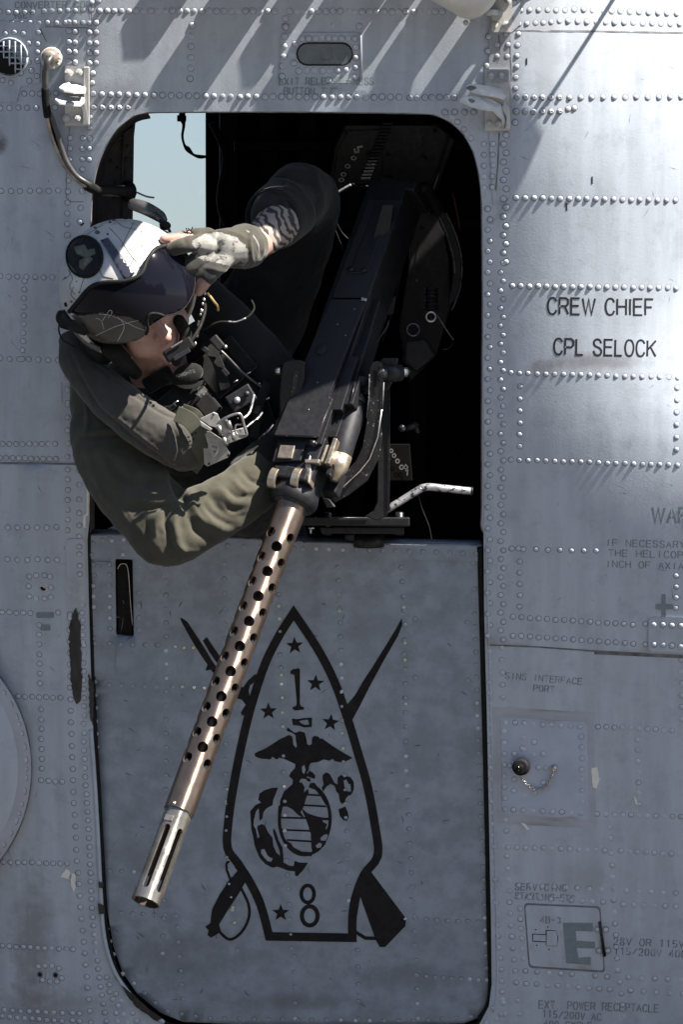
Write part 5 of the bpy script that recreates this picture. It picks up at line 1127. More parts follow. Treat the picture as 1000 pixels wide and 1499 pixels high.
# ================================================================== CREWMAN
import numpy as np
man = thing('person', 'crew member in white helmet, dark visor and green flight suit leaning out of the window', 'person', P(300, 900, -.3))
DG = bpy.context.evaluated_depsgraph_get
def chain(mb, nodes, seg=20, flat=1.0, n=5, up=None):
    sp_ = spline(nodes, n); mb.tube([P(q[0], q[1], q[2]) for q in sp_], [q[3]*S for q in sp_], seg, flat=flat, dome=True, plane=flat < 1)
def blob(name, mb, vox, mat_, parent=man, sm=4, folds=(), bumps=(), nz=None, extra=None):
    o = obj(name, mb.v, mb.f, mat_); bm = bmesh.new(); bm.from_mesh(o.data); bmesh.ops.recalc_face_normals(bm, faces=bm.faces); bm.to_mesh(o.data); bm.free()
    m = o.modifiers.new('r', 'REMESH'); m.mode = 'VOXEL'; m.voxel_size = vox
    if sm: k = o.modifiers.new('s', 'SMOOTH'); k.factor = .6; k.iterations = sm
    me = bpy.data.meshes.new_from_object(o.evaluated_get(DG())); bpy.data.objects.remove(o)
    me.name = name; n = len(me.vertices); co = np.empty(n*3); me.vertices.foreach_get('co', co); co = co.reshape(-1, 3)
    no = np.empty(n*3); me.vertices.foreach_get('normal', no); no = no.reshape(-1, 3)
    kk = (D+co[:, 1])/D; px = 500+co[:, 0]/(S*kk); py = 749.5-(co[:, 2]-H)/(S*kk); disp = np.zeros(n)
    fw = np.clip(-no[:, 1]*2.2+.25, 0, 1)
    for pl, wd_, amp in folds:
        pl = spline(pl, 4) if len(pl) > 2 else pl
        best = np.full(n, 1e9); tt = np.zeros(n)
        for i in range(len(pl)-1):
            ax, ay = pl[i]; bx, by = pl[i+1]; vx, vy = bx-ax, by-ay; l2 = vx*vx+vy*vy+1e-9
            t = np.clip(((px-ax)*vx+(py-ay)*vy)/l2, 0, 1); d = np.hypot(px-ax-t*vx, py-ay-t*vy)
            u = d < best; best[u] = d[u]; tt[u] = (i+t[u])/(len(pl)-1)
        tap = np.sqrt(np.clip(np.sin(np.pi*np.clip(tt, .04, .96)), 0, 1))
        disp += 1.25*amp*np.exp(-(best/wd_)**2)*tap*fw
    if nz:
        for (sc_, amp) in nz:
            disp += np.array([noise.noise(Vector(c)*sc_) for c in co])*amp
    co = co+no*disp[:, None]
    if extra: co = extra(co, no, px, py)
    me.vertices.foreach_set('co', co.reshape(-1)); me.materials.clear(); me.update()
    return link_mesh(name, me, parent, [mat_] if not isinstance(mat_, list) else mat_, True)
# ---- head frame: U up through the crown, F where the face points, Q to the wearer's left (picture right)
HC = P(189, 427, .20)
HF = Vector((.42, -.78, -.46)).normalized(); HU = Vector((-.42, -.60, .68)); HU = (HU-HF*HU.dot(HF)).normalized(); HQ = HF.cross(HU).normalized()
if HQ.x < 0: HQ = -HQ
def HL(q, f, u): return HC+HQ*q+HF*f+HU*u
# ---- body: one continuous mesh - head, neck, torso, arms, hands, hips and legs
b = MB()
HA = (HQ, HF, HU)
dz = -.020
b.ball(HL(0, .004, .005+dz), (.076, .094, .105), HA, 24)                 # skull
b.ball(HL(0, .030, -.060+dz), (.060, .066, .060), HA, 20)                # jaw
b.ball(HL(0, .078, -.098+dz), (.026, .022, .020), HA, 16)                # chin
b.ball(HL(-.036, .058, -.050+dz), (.030, .030, .034), HA, 16); b.ball(HL(.036, .058, -.050+dz), (.030, .030, .034), HA, 16)   # cheeks
b.tube([HL(0, .090, .015+dz), HL(0, .104, -.012+dz), HL(0, .116, -.030+dz)], [.008, .010, .0125], 12, dome=True)   # nose
b.ball(HL(-.012, .100, -.034+dz), (.009, .010, .008), HA, 12); b.ball(HL(.012, .100, -.034+dz), (.009, .010, .008), HA, 12)
b.ball(HL(0, .091, -.062+dz), (.025, .012, .0062), HA, 14); b.ball(HL(0, .090, -.073+dz), (.021, .012, .0068), HA, 14)   # lips
b.ball(HL(0, .088, .022+dz), (.050, .018, .012), HA, 14)                 # brow
b.tube([HL(0, -.01, -.07+dz), P(236, 560, .03), P(262, 590, -.05)], [.056, .058, .075], 20, dome=True)
chain(b, [(262, 600, -.06, 80), (290, 680, -.14, 110), (320, 780, -.30, 120), (340, 880, -.38, 118), (350, 960, -.42, 112)], 24, flat=.72)
LEGS = [[(x, 980, -.44, 66), (x+s_*14, 1150, -.52, 56), (x+s_*18, 1300, -.60, 42), (x+s_*16, 1430, -.66, 38), (x+s_*14, 1560, -.72, 30)] for s_, x in ((-1, 300), (1, 400))]
for l_ in LEGS:
    chain(b, l_, 16); x = l_[-1][0]
    chain(b, [(x, 1575, -.72, 28), (x+2, 1592, -.66, 26), (x+3, 1598, -.60, 20)], 14)
chain(b, [(210, 600, -.01, 46), (168, 625, .11, 24), (184, 702, .165, 24), (244, 774, .205, 24), (320, 744, .19, 23), (392, 684, .13, 22), (418, 655, .09, 26)], 18)
chain(b, [(320, 560, -.12, 56), (370, 480, -.18, 48), (402, 420, -.17, 42), (440, 340, -.13, 34), (450, 302, -.09, 32), (440, 292, -.03, 30), (415, 316, .06, 28), (386, 348, .14, 25), (372, 360, .17, 24)], 18)
# left hand (raised to the visor): palm, fingers, thumb
palm = [(376, 358, .17), (345, 360, .20), (318, 362, .225), (300, 362, .235)]
b.ball(P(326, 364, .222), (.042, .018, .028), XYZ, 16); b.ball(P(306, 366, .23), (.022, .020, .030), XYZ, 14)
LFING = {'index': [(304, 346, .24, 11), (284, 346, .252, 10), (262, 350, .262, 9), (240, 351, .266, 7.6)], 'middle': [(302, 360, .255, 12), (284, 357, .277, 11), (266, 361, .288, 10), (251, 366, .286, 8.6)],
         'ring': [(303, 372, .246, 11.5), (286, 382, .264, 10.5), (272, 396, .268, 9.5), (266, 410, .258, 8.5)], 'pinky': [(308, 384, .24, 10.5), (297, 394, .255, 9.5), (286, 406, .256, 8.5), (281, 418, .25, 7.5)]}
for f in LFING.values(): chain(b, f, 12, n=4)
THUMB = [(330, 378, .24, 13), (316, 392, .258, 12), (305, 406, .262, 10.5), (297, 418, .262, 9.4), (291, 428, .26, 7.2)]
chain(b, THUMB, 12, n=4)
# right hand, holding the side of the gun
b.ball(P(424, 652, .10), (.036, .022, .030), XYZ, 14)
RF = [[(430, 636, .12, 11), (446, 630, .10, 10), (456, 634, .07, 9)], [(434, 648, .12, 11), (450, 645, .10, 10), (460, 650, .07, 9)], [(434, 660, .115, 10.5), (450, 661, .10, 9.5), (459, 667, .07, 9)], [(430, 672, .11, 9.5), (444, 676, .095, 9), (453, 682, .07, 8)], [(412, 636, .115, 12), (416, 620, .12, 11), (424, 608, .12, 9)]]
for f in RF: chain(b, f, 10, n=4)
def face_fix(co, no, px, py): return co
body = blob('body', b, .0042, M['flesh'], sm=2)
# lips get their own thin colour, lying on the mouth
def headpatch(name, pts2, u0, m):
    pass
# ---- flight suit: torso, right sleeve
s1 = MB()
chain(s1, [(205, 575, .0, 62), (160, 600, .08, 50), (156, 650, .14, 52), (184, 704, .18, 54), (220, 748, .205, 54), (247, 778, .22, 51), (300, 756, .21, 45), (345, 730, .19, 43), (378, 703, .165, 40), (400, 680, .135, 34)], 28, n=6, flat=.62)
chain(s1, [(258, 600, -.06, 92), (290, 680, -.14, 118), (320, 780, -.30, 128), (340, 880, -.38, 126), (350, 960, -.42, 120)], 28, flat=.75)
for l_ in LEGS: chain(s1, [(x, y, d, r+10) for x, y, d, r in l_[:4]], 18)
chain(s1, [(120, 552, .08, 20), (128, 590, .08, 26), (135, 630, .09, 26)], 14)
FD1 = [([(254, 735), (232, 758), (226, 790), (240, 818)], 6, .0055), ([(262, 738), (256, 765), (262, 795), (272, 812)], 6, .006), ([(244, 742), (243, 770), (252, 800)], 4, -.006), ([(272, 742), (285, 775), (312, 790)], 5, -.0045), ([(280, 728), (300, 760), (330, 775)], 7, .005),
       ([(305, 722), (325, 745), (352, 752)], 6, -.004), ([(318, 712), (340, 735), (370, 735)], 7, .0045), ([(262, 726), (230, 735), (180, 722)], 6, .0045), ([(258, 734), (220, 745), (188, 744)], 4, -.004), ([(150, 700), (175, 745), (205, 785)], 9, .003), ([(250, 700), (262, 725), (275, 732)], 6, -.010),
       ([(165, 660), (190, 690), (240, 690)], 8, .0035), ([(160, 672), (186, 706), (236, 706)], 6, -.003), ([(340, 700), (360, 720), (390, 712)], 5, .004), ([(355, 690), (372, 706), (396, 700)], 4, -.004), ([(122, 636), (165, 632), (225, 634)], 3, .0045), ([(122, 642), (165, 638), (225, 640)], 3, -.003),
       ([(125, 650), (135, 690), (160, 740)], 6, .003), ([(135, 600), (150, 625), (190, 640)], 7, .003), ([(118, 570), (128, 600), (126, 640)], 4, .004), ([(205, 812), (225, 822), (250, 828)], 5, .003), ([(196, 650), (215, 690), (216, 730)], 8, -.003), ([(228, 655), (240, 690), (246, 715)], 7, .004), ([(300, 742), (318, 760), (342, 770)], 3.5, -.003), ([(236, 770), (262, 800), (286, 806)], 4, .003), ([(212, 760), (226, 790), (232, 812)], 4, -.0025), ([(318, 735), (338, 752), (362, 748)], 3.5, .003), ([(150, 668), (166, 700), (196, 716)], 4, .003), ([(196, 700), (216, 722), (246, 730)], 4, .003), ([(136, 668), (148, 706), (180, 758), (214, 806)], 2, -.0012), ([(146, 664), (158, 700), (190, 752), (222, 800)], 1.6, .0010), ([(286, 728), (292, 748), (306, 764)], 3, -.0035), ([(332, 716), (346, 728), (362, 726)], 3, -.003)]
suit = blob('flight_suit', s1, .0036, M['suit'], sm=5, folds=FD1, nz=[(14, .005), (40, .0022), (95, .0007)])
for l_ in LEGS:
    x = l_[-1][0]; bt = MB(); chain(bt, [(x, 1450, -.665, 48), (x, 1540, -.71, 40), (x, 1580, -.72, 42)], 16); chain(bt, [(x, 1582, -.74, 38), (x+2, 1592, -.67, 36), (x+3, 1600, -.59, 28)], 16)
    blob('boot', bt, .006, M['rubber'], sm=3)
# left (raised) sleeve with turned cuff, in darker cloth
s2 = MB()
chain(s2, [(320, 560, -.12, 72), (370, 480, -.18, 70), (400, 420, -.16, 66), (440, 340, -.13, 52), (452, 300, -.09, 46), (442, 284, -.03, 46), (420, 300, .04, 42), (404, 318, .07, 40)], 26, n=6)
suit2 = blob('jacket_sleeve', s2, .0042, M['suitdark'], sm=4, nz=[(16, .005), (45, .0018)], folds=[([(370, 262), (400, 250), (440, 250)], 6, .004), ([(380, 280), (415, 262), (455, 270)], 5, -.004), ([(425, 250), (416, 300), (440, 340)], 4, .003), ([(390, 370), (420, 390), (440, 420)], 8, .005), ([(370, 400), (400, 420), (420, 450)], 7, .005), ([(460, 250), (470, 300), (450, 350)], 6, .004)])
s3 = MB()
cuff = [(398, 322, .085, 44), (402, 320, .075, 46), (412, 312, .05, 47), (424, 302, .03, 47)]
sp_ = spline(cuff, 4); s3.tube([P(q[0], q[1], q[2]) for q in sp_], [q[3]*S for q in sp_], 30, cap=False)
o = s3.build('sleeve_cuff', M['suitdark'], man, True); k = o.modifiers.new('thick', 'SOLIDIFY'); k.thickness = .004
# camouflage undershirt at the wrist
s4 = MB(); chain(s4, [(378, 352, .150, 25), (388, 346, .143, 27), (402, 334, .11, 31), (414, 322, .07, 34), (424, 312, .04, 34)], 20, n=4)
blob('camo_sleeve', s4, .003, M['camo'], sm=2, nz=[(40, .002)])
s4 = MB(); chain(s4, [(366, 348, .17, 22), (372, 338, .165, 23), (384, 334, .15, 24)], 14, n=3)
# right cuff and dark glove
s5 = MB(); chain(s5, [(372, 700, .13, 42), (390, 682, .12, 40), (402, 668, .11, 36)], 22, n=4); blob('sleeve_cuff', s5, .0035, M['suitdark'], sm=3, nz=[(40, .003)], folds=[([(360, 668), (372, 690), (378, 720)], 3, .003), ([(372, 658), (386, 680), (392, 710)], 4, -.003)])
s6 = MB(); s6.ball(P(424, 652, .10), (.040, .026, .034), XYZ, 16); chain(s6, [(392, 672, .115, 31), (404, 662, .105, 31), (420, 652, .10, 30)], 18, n=4)
for f in RF: chain(s6, [(x, y, d, r*1.12) for x, y, d, r in f], 10, n=4)
blob('dark_glove', s6, .0028, M['darkglove'], sm=2)
# ---- raised glove: leather back, knit fingers, open fingertips
g1 = MB(); g1.ball(P(328, 364, .222), (.047, .023, .033), XYZ, 20); chain(g1, [(362, 361, .178, 32), (358, 361, .185, 33), (356, 362, .2, 31), (330, 364, .222, 29)], 22, n=4)
for k_, f in LFING.items():
    f = [(x, y, d, r*1.18) for x, y, d, r in f]
    chain(g1, f[:2] if k_ == 'index' else f, 12, n=4)
chain(g1, [(x, y, d, r*1.15) for x, y, d, r in THUMB[:3]], 12, n=4)
glove = blob('glove', g1, .0024, [M['glove'], M['leather'], M['darkglove']], sm=3, folds=[([(372, 330), (366, 350), (370, 385)], 3, .003), ([(300, 392), (340, 398), (368, 380)], 3, .0022), ([(384, 340), (380, 360), (384, 380)], 4, -.003), ([(290, 345), (330, 338), (362, 350)], 3, .002), ([(268, 346), (272, 358)], 3, -.0015), ([(282, 344), (286, 360)], 3, -.0015)], nz=[(60, .0012)])
pal = [(283, 352), (300, 342), (322, 340), (345, 348), (360, 360), (366, 374), (360, 388), (345, 392), (322, 386), (300, 382), (284, 376), (278, 364)]
mi = []
for p in glove.data.polygons:
    c = p.center; k_ = (D+c.y)/D; x = 500+c.x/(S*k_); y = 749.5-(c.z-H)/(S*k_)
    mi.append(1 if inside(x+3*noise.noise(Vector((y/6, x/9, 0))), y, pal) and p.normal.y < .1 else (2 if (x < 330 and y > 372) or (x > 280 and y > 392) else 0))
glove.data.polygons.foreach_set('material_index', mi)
mb = MB(); mb.tube([P(x, y, d) for x, y, d in spline([(352, 338, .215), (366, 345, .225), (376, 362, .225), (371, 380, .218), (356, 392, .205)], 5)], .0052, 10, flat=.5); mb.build('wrist_strap', M['leather'], glove, True)
mb = MB()
for i in range(10): q = P(276+random.uniform(-4, 6), 341+random.uniform(-4, 3), .265); mb.tube([q, q+Vector((random.uniform(-.008, .008), -.002, random.uniform(.002, .009)))], .0012, 5)
mb.build('frayed_knit', M['glove'], glove)
# ---- helmet
RS = (.128, .142, .139)
hv = []; hf = []
NU, NV = 56, 40
def hpt(th, ph, k=1.0):
    # th from the crown, ph round the head, 0 = front
    q = (math.sin(th)*math.sin(ph), math.sin(th)*math.cos(ph), math.cos(th))
    e = 1.0
    low = max(0, -q[2])
    side = abs(q[0])
    return HL(q[0]*RS[0]*k*(1-.10*low), q[1]*RS[1]*k*(1-.05*low), q[2]*RS[2]*k)
keep = {}
for i in range(NV+1):
    for j in range(NU):
        th = PI*.80*i/NV+.0001; ph = 2*PI*j/NU; keep[(i, j)] = len(hv); hv.append(hpt(th, ph))
for i in range(NV):
    for j in range(NU):
        th = PI*.80*(i+.5)/NV; ph = 2*PI*(j+.5)/NU; ph = ph if ph < PI else ph-2*PI
        q1 = math.sin(th)*math.cos(ph); q2 = math.cos(th)
        if abs(ph) < 1.25 and th > 1.35: continue
        hf.append((keep[(i, j)], keep[(i, (j+1) % NU)], keep[(i+1, (j+1) % NU)], keep[(i+1, j)]))
me_ = MB(); me_.add(hv, hf)
hel = me_.build('helmet', M['helmet'], man, True); k = hel.modifiers.new('thick', 'SOLIDIFY'); k.thickness = .006; k.offset = -1
def hell(px, py, k=1.0):
    """point where the sight line through px,py meets the helmet's ellipsoid scaled by k, and its normal"""
    o = camo.location-HC; d = (P(px, py, 0)-camo.location).normalized()
    A = (HQ, HF, HU); oo = [o.dot(A[i])/(RS[i]*k) for i in range(3)]; ddv = [d.dot(A[i])/(RS[i]*k) for i in range(3)]
    a_ = sum(v*v for v in ddv); b_ = 2*sum(x*y for x, y in zip(oo, ddv)); c_ = sum(v*v for v in oo)-1; disc_ = b_*b_-4*a_*c_
    t = (-b_-math.sqrt(disc_))/(2*a_) if disc_ > 0 else -b_/(2*a_)
    p = camo.location+d*t; r = p-HC
    n = sum((A[i]*(r.dot(A[i])/(RS[i]*k)**2) for i in range(3)), Vector()).normalized()
    return p, n
def hsheet(name, poly, k, m, parent, th=.003, grid=5, cuts=()):
    v2, f = region([poly], list(cuts), grid); v = [hell(x, y, k)[0] for x, y in v2]
    o = obj(name, v, facing(v, f), m, parent, True); s = o.modifiers.new('thick', 'SOLIDIFY'); s.thickness = th; s.offset = -1; return o
VT = spline([(101, 457), (112, 444), (131, 422), (151, 414), (182, 412), (206, 402), (216, 380), (230, 364), (252, 359)], 4)
VU = VT+spline([(252, 359), (272, 370), (283, 392), (285, 420), (278, 440), (268, 453), (254, 460), (240, 463)], 3)[1:]+[(226, 472)]
upper = VU+[(216, 481), (205, 470), (190, 463), (150, 458), (112, 462)]
vis = hsheet('visor', upper, 1.085, M['visor'], hel, .003)
lowv = [(104, 462), (112, 462), (150, 458), (190, 463), (205, 470), (215, 480)]+spline([(216, 487), (206, 496), (192, 501), (168, 504), (145, 501), (128, 492), (116, 478), (104, 462)], 3)
lv = hsheet('inner_visor', lowv, 1.04, M['visor2'], hel, .002)
mb = MB(); mb.tube([hell(x, y, 1.092)[0] for x, y in VT], .0042, 8); mb.build('visor_trim', M['trim'], hel, True)
mb = MB(); mb.tube([hell(x, y, 1.09)[0] for x, y in spline([(240, 463), (232, 460), (220, 460), (215, 470), (217, 482), (213, 490)], 3)], .003, 8); mb.tube([hell(x, y, 1.088)[0] for x, y in VU[len(VT):]], .0012, 8); mb.build('visor_trim', M['rubber'], hel, True)
for pts_ in ([(145, 460), (165, 463), (196, 478), (212, 484)], [(140, 492), (170, 478), (208, 468)], [(150, 470), (160, 455), (164, 458), (158, 466)], [(172, 500), (182, 478), (172, 464)], [(140, 466), (148, 470), (152, 482)]):
    mb = MB(); mb.tube([hell(x, y, 1.042 if y > 462 else 1.087)[0] for x, y in spline(pts_, 4)], .0005, 5); mb.build('visor_scratch', M['bracket'], hel, True)
# centre strap, patch, seams
hsheet('visor_track', [(147, 352), (158, 348), (197, 400), (183, 411)], 1.025, mat('navy_black_strip', (.016, .017, .026), .3), hel, .006, 5)
pc, pn = hell(123, 376, 1.0)
pa = disc(123.5, 376, 26, 30, 32, -.1)
hsheet('round_patch', pa, 1.015, M['grip'], hel, .004, 5); mb = MB(); mb.tube([hell(x, y, 1.018)[0] for x, y in pa+[pa[0]]], .0025, 8); mb.build('patch_border', M['trim'], hel, True)
grn = mat('olive_patch_thread', (.055, .060, .045), .9); pnk = mat('grey_patch_thread', (.09, .08, .075), .9)
for pl, mm in (([(108, 362), (124, 358), (128, 366), (138, 364), (140, 372), (126, 378), (112, 372)], grn), ([(116, 382), (130, 374), (136, 380), (128, 388), (122, 396), (116, 392)], grn), ([(112, 366), (120, 366), (120, 372), (112, 371)], pnk), ([(124, 380), (130, 379), (128, 388), (122, 390)], pnk), ([(100, 385), (106, 392), (112, 400), (106, 398), (101, 392)], grn)):
    hsheet('patch_motif', pl, 1.022, mm, hel, .001, 8)
crk = mat('helmet_crack_lines', (.06, .052, .05), .8)
for pl in ([(160, 334), (175, 350), (190, 372), (200, 384)], [(196, 326), (186, 345), (178, 362)], [(215, 334), (196, 348), (186, 360)], [(222, 352), (206, 362), (196, 378), (190, 392)], [(168, 322), (180, 332), (200, 337), (226, 345)], [(150, 330), (140, 336), (128, 344)], [(100, 395), (106, 408), (102, 420), (110, 432)], [(108, 420), (104, 432), (112, 440)], [(128, 400), (122, 410), (116, 430)], [(146, 395), (150, 404), (166, 408)], [(92, 410), (100, 405), (104, 398)], [(205, 333), (209, 350), (206, 366), (200, 380)]):
    mb = MB(); mb.tube([hell(x, y, 1.0)[0] for x, y in spline(pl, 4)], .0007, 5); mb.build('crack_line', crk, hel, True)
random.seed(5)
for x, y, r in ((142, 340, 4), (139, 334, 3), (161, 325, 2.5), (158, 343, 2.5), (96, 407, 2.5), (104, 442, 2), (116, 428, 2), (166, 322, 2), (186, 410, 2), (120, 347, 2), (112, 412, 1.5), (205, 392, 1.5)):
    hsheet('paint_scuff', ragged(disc(x, y, r, r*.6, 8), .8, 2), 1.003, crk, hel, .0008, 9)
for x, y in ((121, 330), (184, 321), (97, 446)):
    p_, n_ = hell(x, y, 1.0); mb = MB(); mb.tube([p_, p_+n_*.003], .0042, 10); mb.build('helmet_screw', M['trim'], hel, True)
# ear cup, visor knob, nape strap
mb = MB(); mb.ball(HL(.118, .02, -.045), (.022, .038, .046), HA, 18); mb.build('ear_cup', M['grip'], hel, True)
mb = MB(); mb.ball(HL(-.112, .0, -.055), (.020, .036, .042), HA, 18); mb.build('ear_cup', M['grip'], hel, True)
def hband(name, pts_, k, r, m, flat=.5, parent=None):
    mb = MB(); mb.tube([hell(x, y, k)[0] for x, y in spline(pts_, 5)], r, 10, flat=flat); return mb.build(name, m, parent or hel, True)
hsheet('visor_arm', [(84, 462), (90, 456), (100, 470), (122, 474), (130, 488), (124, 492), (100, 484), (88, 480)], 1.05, M['grip'], hel, .008, 8)
q, n_ = hell(88, 466, 1.06); mb = MB(); mb.ball(P(89, 465, .19), (.010, .012, .014), XYZ, 12); mb.build('visor_knob', M['grip'], hel, True)
mb = MB(); mb.tube([P(*p) for p in spline([(88, 470, .2), (86, 484, .2), (92, 498, .21), (100, 503, .22), (110, 508, .23)], 5)], .0016, 6); mb.build('elastic_cord', M['rubber'], hel, True)
hband('chin_strap', [(104, 478), (124, 500), (146, 512)], 1.0, .006, M['cable'], .4)
mb = MB(); chain(mb, [(160, 512, .24, 12), (172, 520, .24, 13), (186, 534, .23, 11), (200, 548, .2, 9)], 12, flat=.7); mb.build('chin_strap', M['rubber'], hel, True)
mb = MB(); chain(mb, [(262, 470, .235, 9), (272, 490, .235, 9), (266, 512, .24, 8), (258, 530, .235, 7)], 12, flat=.7); mb.build('chin_strap', M['rubber'], hel, True)
# microphone on its boom
mb = MB(); q = P(262, 512, .305); ax = Vector((.83, 0, .50)); ax.normalize(); ay = Vector((0, 1, 0)); az = ax.cross(ay)
mb.box(q, (ax, ay, az), (.030, .012, .012)); mic = mb.build('microphone', M['grip'], man, bev=.004)
mb = MB(); mb.box(P(266, 519, .316), (ax, ay, az), (.017, .003, .0045)); mb.build('microphone_clip', M['gunblack'], mic, bev=.001)
mb = MB(); mb.box(P(259, 504, .320), (ax, ay, az), (.012, .001, .0012)); mb.build('microphone_edge', M['steel'], mic)
mb = MB(); mb.tube([P(*p) for p in spline([(278, 502, .30), (292, 480, .28), (300, 455, .25), (298, 436, .23)], 5)], .0034, 8); mb.build('microphone_boom', M['rubber'], mic, True)
mb = MB(); mb.tube([P(*p) for p in spline([(303, 428, .24), (312, 440, .24), (318, 448, .23), (319, 455, .22)], 5)], .0024, 8); mb.build('boom_wire', mat('brass_wire', (.55, .40, .18), .3, .8), mic, True)
mb = MB(); mb.tube([P(*p) for p in spline([(296, 484, .2), (320, 472, .2), (345, 472, .2), (362, 465, .2), (372, 452, .19), (368, 440, .18)], 6)], .0022, 8); mb.build('headset_cable', M['rubber'], man, True)
mb = MB(); mb.tube([P(*p) for p in spline([(334, 471, .204), (346, 471.5, .205), (360, 466, .204)], 4)], .0017, 6); mb.build('painted_cable_shine', M['dim'], man, True)  # paler tube laid on the headset cable as a painted highlight
mb = MB(); 
for i in range(14):
    t = i/13; c = P(300-14*t, 430+70*t+4*math.sin(i*2), .26); mb.ball(c, (.0026, .0026, .0036), seg=8)
mb.build('link_chain', M['steel'], man, True)
mb = MB(); chain(mb, [(196, 300, .10, 9), (214, 306, .12, 10), (232, 316, .13, 9), (238, 322, .14, 7)], 12); mb.build('communications_lead', M['cable'], man, True)
mb = MB(); mb.tube([P(*p) for p in spline([(226, 312, .14), (236, 320, .15), (244, 330, .16), (249, 340, .17)], 4)], .0028, 8); mb.tube([P(*p) for p in spline([(234, 322, .15), (236, 336, .17), (246, 341, .18)], 4)], .0016, 6); mb.build('lead_wire', M['edge'], man, True)
mb = MB(); mb.ball(P(242, 331, .165), (.011, .008, .009), seg=10); mb.build('lead_plug', M['rubber'], man, True)
# ---- life preserver collar
l1 = MB(); chain(l1, [(101, 500, .15, 17), (112, 530, .17, 24), (140, 562, .19, 31), (178, 596, .21, 34), (220, 626, .225, 37), (258, 650, .225, 35), (272, 660, .22, 31)], 24, n=6, flat=.75)
pres = blob('life_preserver', l1, .0032, M['preserver'], sm=4, folds=[([(104, 520), (140, 590), (200, 644), (262, 690)], 2.2, -.0035), ([(108, 516), (144, 584), (204, 638), (264, 684)], 2.2, .0022), ([(120, 512), (160, 552), (230, 600), (280, 622)], 2.5, -.003), ([(252, 628), (262, 650), (258, 680)], 3, -.003), ([(240, 620), (248, 650), (240, 680)], 6, .002)], nz=[(22, .003), (90, .0012)])
l2 = MB(); chain(l2, [(296, 430, -.02, 30), (330, 470, .02, 38), (372, 520, .04, 41), (415, 572, .04, 40), (440, 610, .03, 34)], 22, n=6, flat=.75)
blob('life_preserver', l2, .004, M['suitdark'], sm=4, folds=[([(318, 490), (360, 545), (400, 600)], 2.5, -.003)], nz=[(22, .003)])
def strapm(name, pts3, w_, th, m, parent=man, up=(0, 0, 1)):
    mb = MB(); sp_ = spline(pts3, 5); v = []; f = []
    for i, q in enumerate(sp_):
        c = P(*q[:3]); t = (P(*sp_[min(i+1, len(sp_)-1)][:3])-P(*sp_[max(i-1, 0)][:3])).normalized(); s = t.cross(Vector((0, -1, 0))).normalized()*(w_/2); nn_ = s.cross(t).normalized()*th
        if nn_.y > 0: nn_ = -nn_
        v += [c-s, c+s, c+s+nn_, c-s+nn_]
        if i: b_ = 4*i; a_ = b_-4; f += [(a_, b_, b_+1, a_+1), (a_+1, b_+1, b_+2, a_+2), (a_+2, b_+2, b_+3, a_+3), (a_+3, b_+3, b_, a_)]
    f += [(0, 1, 2, 3), (len(v)-4, len(v)-1, len(v)-2, len(v)-3)]
    mb.add(v, f); return mb.build(name, m, parent, bev=.001)
strapm('webbing_strap', [(258, 606, .262), (276, 614, .268), (290, 632, .268), (293, 650, .255), (288, 672, .235), (280, 686, .2)], .030, .003, M['webbing'])
strapm('webbing_strap', [(268, 596, .25), (288, 604, .262), (298, 620, .262)], .012, .003, M['webbing'])
for k in range(9):
    c = P(276+(k % 3)*5-(k//3)*3, 640+(k//3)*9-(k % 3)*3, .272); mb = MB(); mb.box(c, (Vector((.8, 0, .5)).normalized(), Vector((0, 1, 0)), Vector((-.5, 0, .8)).normalized()), (.0022, .0006, .0012)); mb.build('webbing_stitch', M['trim'], man)
for k in range(11):
    x = 222+k*5.8; y = 652+4.6*k-.012*(k*5.8)**2*.6; mb = MB(); mb.ball(P(x, y+6, .205), (.0052, .005, .0046), seg=10); mb.build('lacing_bead', M['rubber'], man, True)
# ---- vest with its gear
ve = MB()
chain(ve, [(215, 560, .02, 52), (255, 600, .05, 70), (300, 640, .03, 85), (345, 690, -.05, 84), (360, 750, -.16, 84)], 26, flat=.8)
chain(ve, [(300, 520, .0, 50), (340, 580, .02, 60), (370, 640, .0, 55)], 22)
vest = blob('vest', ve, .005, M['vest'], sm=4, nz=[(18, .008), (60, .003)], folds=[([(230, 560), (280, 590), (330, 560)], 5, .006), ([(240, 600), (300, 600), (360, 560)], 5, -.005), ([(300, 500), (330, 560), (350, 620)], 6, .006)])
def obox(name, px, py, d, w_, h_, t_, ang, m, bev=.002, parent=None, tilt=0.0):
    a = math.radians(ang); X = Vector((math.cos(a), tilt, math.sin(a))).normalized(); Y = Vector((0, 1, 0)); Z = X.cross(Y).normalized(); Y = Z.cross(X)
    mb = MB(); mb.box(P(px, py, d), (X, Y, Z), (w_*S/2, t_/2, h_*S/2)); return mb.build(name, m, parent or vest, bev=bev)
obox('pouch', 262, 585, .145, 60, 38, .03, 40, M['vest'], .006); obox('pouch', 318, 545, .11, 52, 64, .03, 40, M['vest'], .006); obox('pouch', 380, 620, .09, 46, 60, .03, 20, M['vest'], .006); obox('pouch', 232, 556, .14, 46, 24, .02, 30, M['vest'], .005)
obox('pouch', 350, 520, .09, 60, 20, .02, -50, M['vest'], .004); obox('pouch', 300, 590, .14, 30, 46, .025, 40, M['vest'], .005)
sk = obox('signal_light', 353, 583, .165, 40, 26, .022, 32, M['gunblack'], .003)
mb = MB(); mb.tube([P(347, 586, .178), P(347, 586, .182)], .0062, 14); mb.build('light_lens', M['silver'], sk, True); mb = MB(); mb.tube([P(361, 577, .178), P(361, 577, .181)], .0058, 14); mb.build('light_lens', M['gundark'], sk, True)
pt = MB(); pt.ball(P(275, 548, .165), (.030, .008, .020), (Vector((.9, 0, .3)).normalized(), Vector((0, 1, 0)), Vector((-.3, 0, .9)).normalized()), 16); pt.build('name_patch', M['vest'], vest, True)
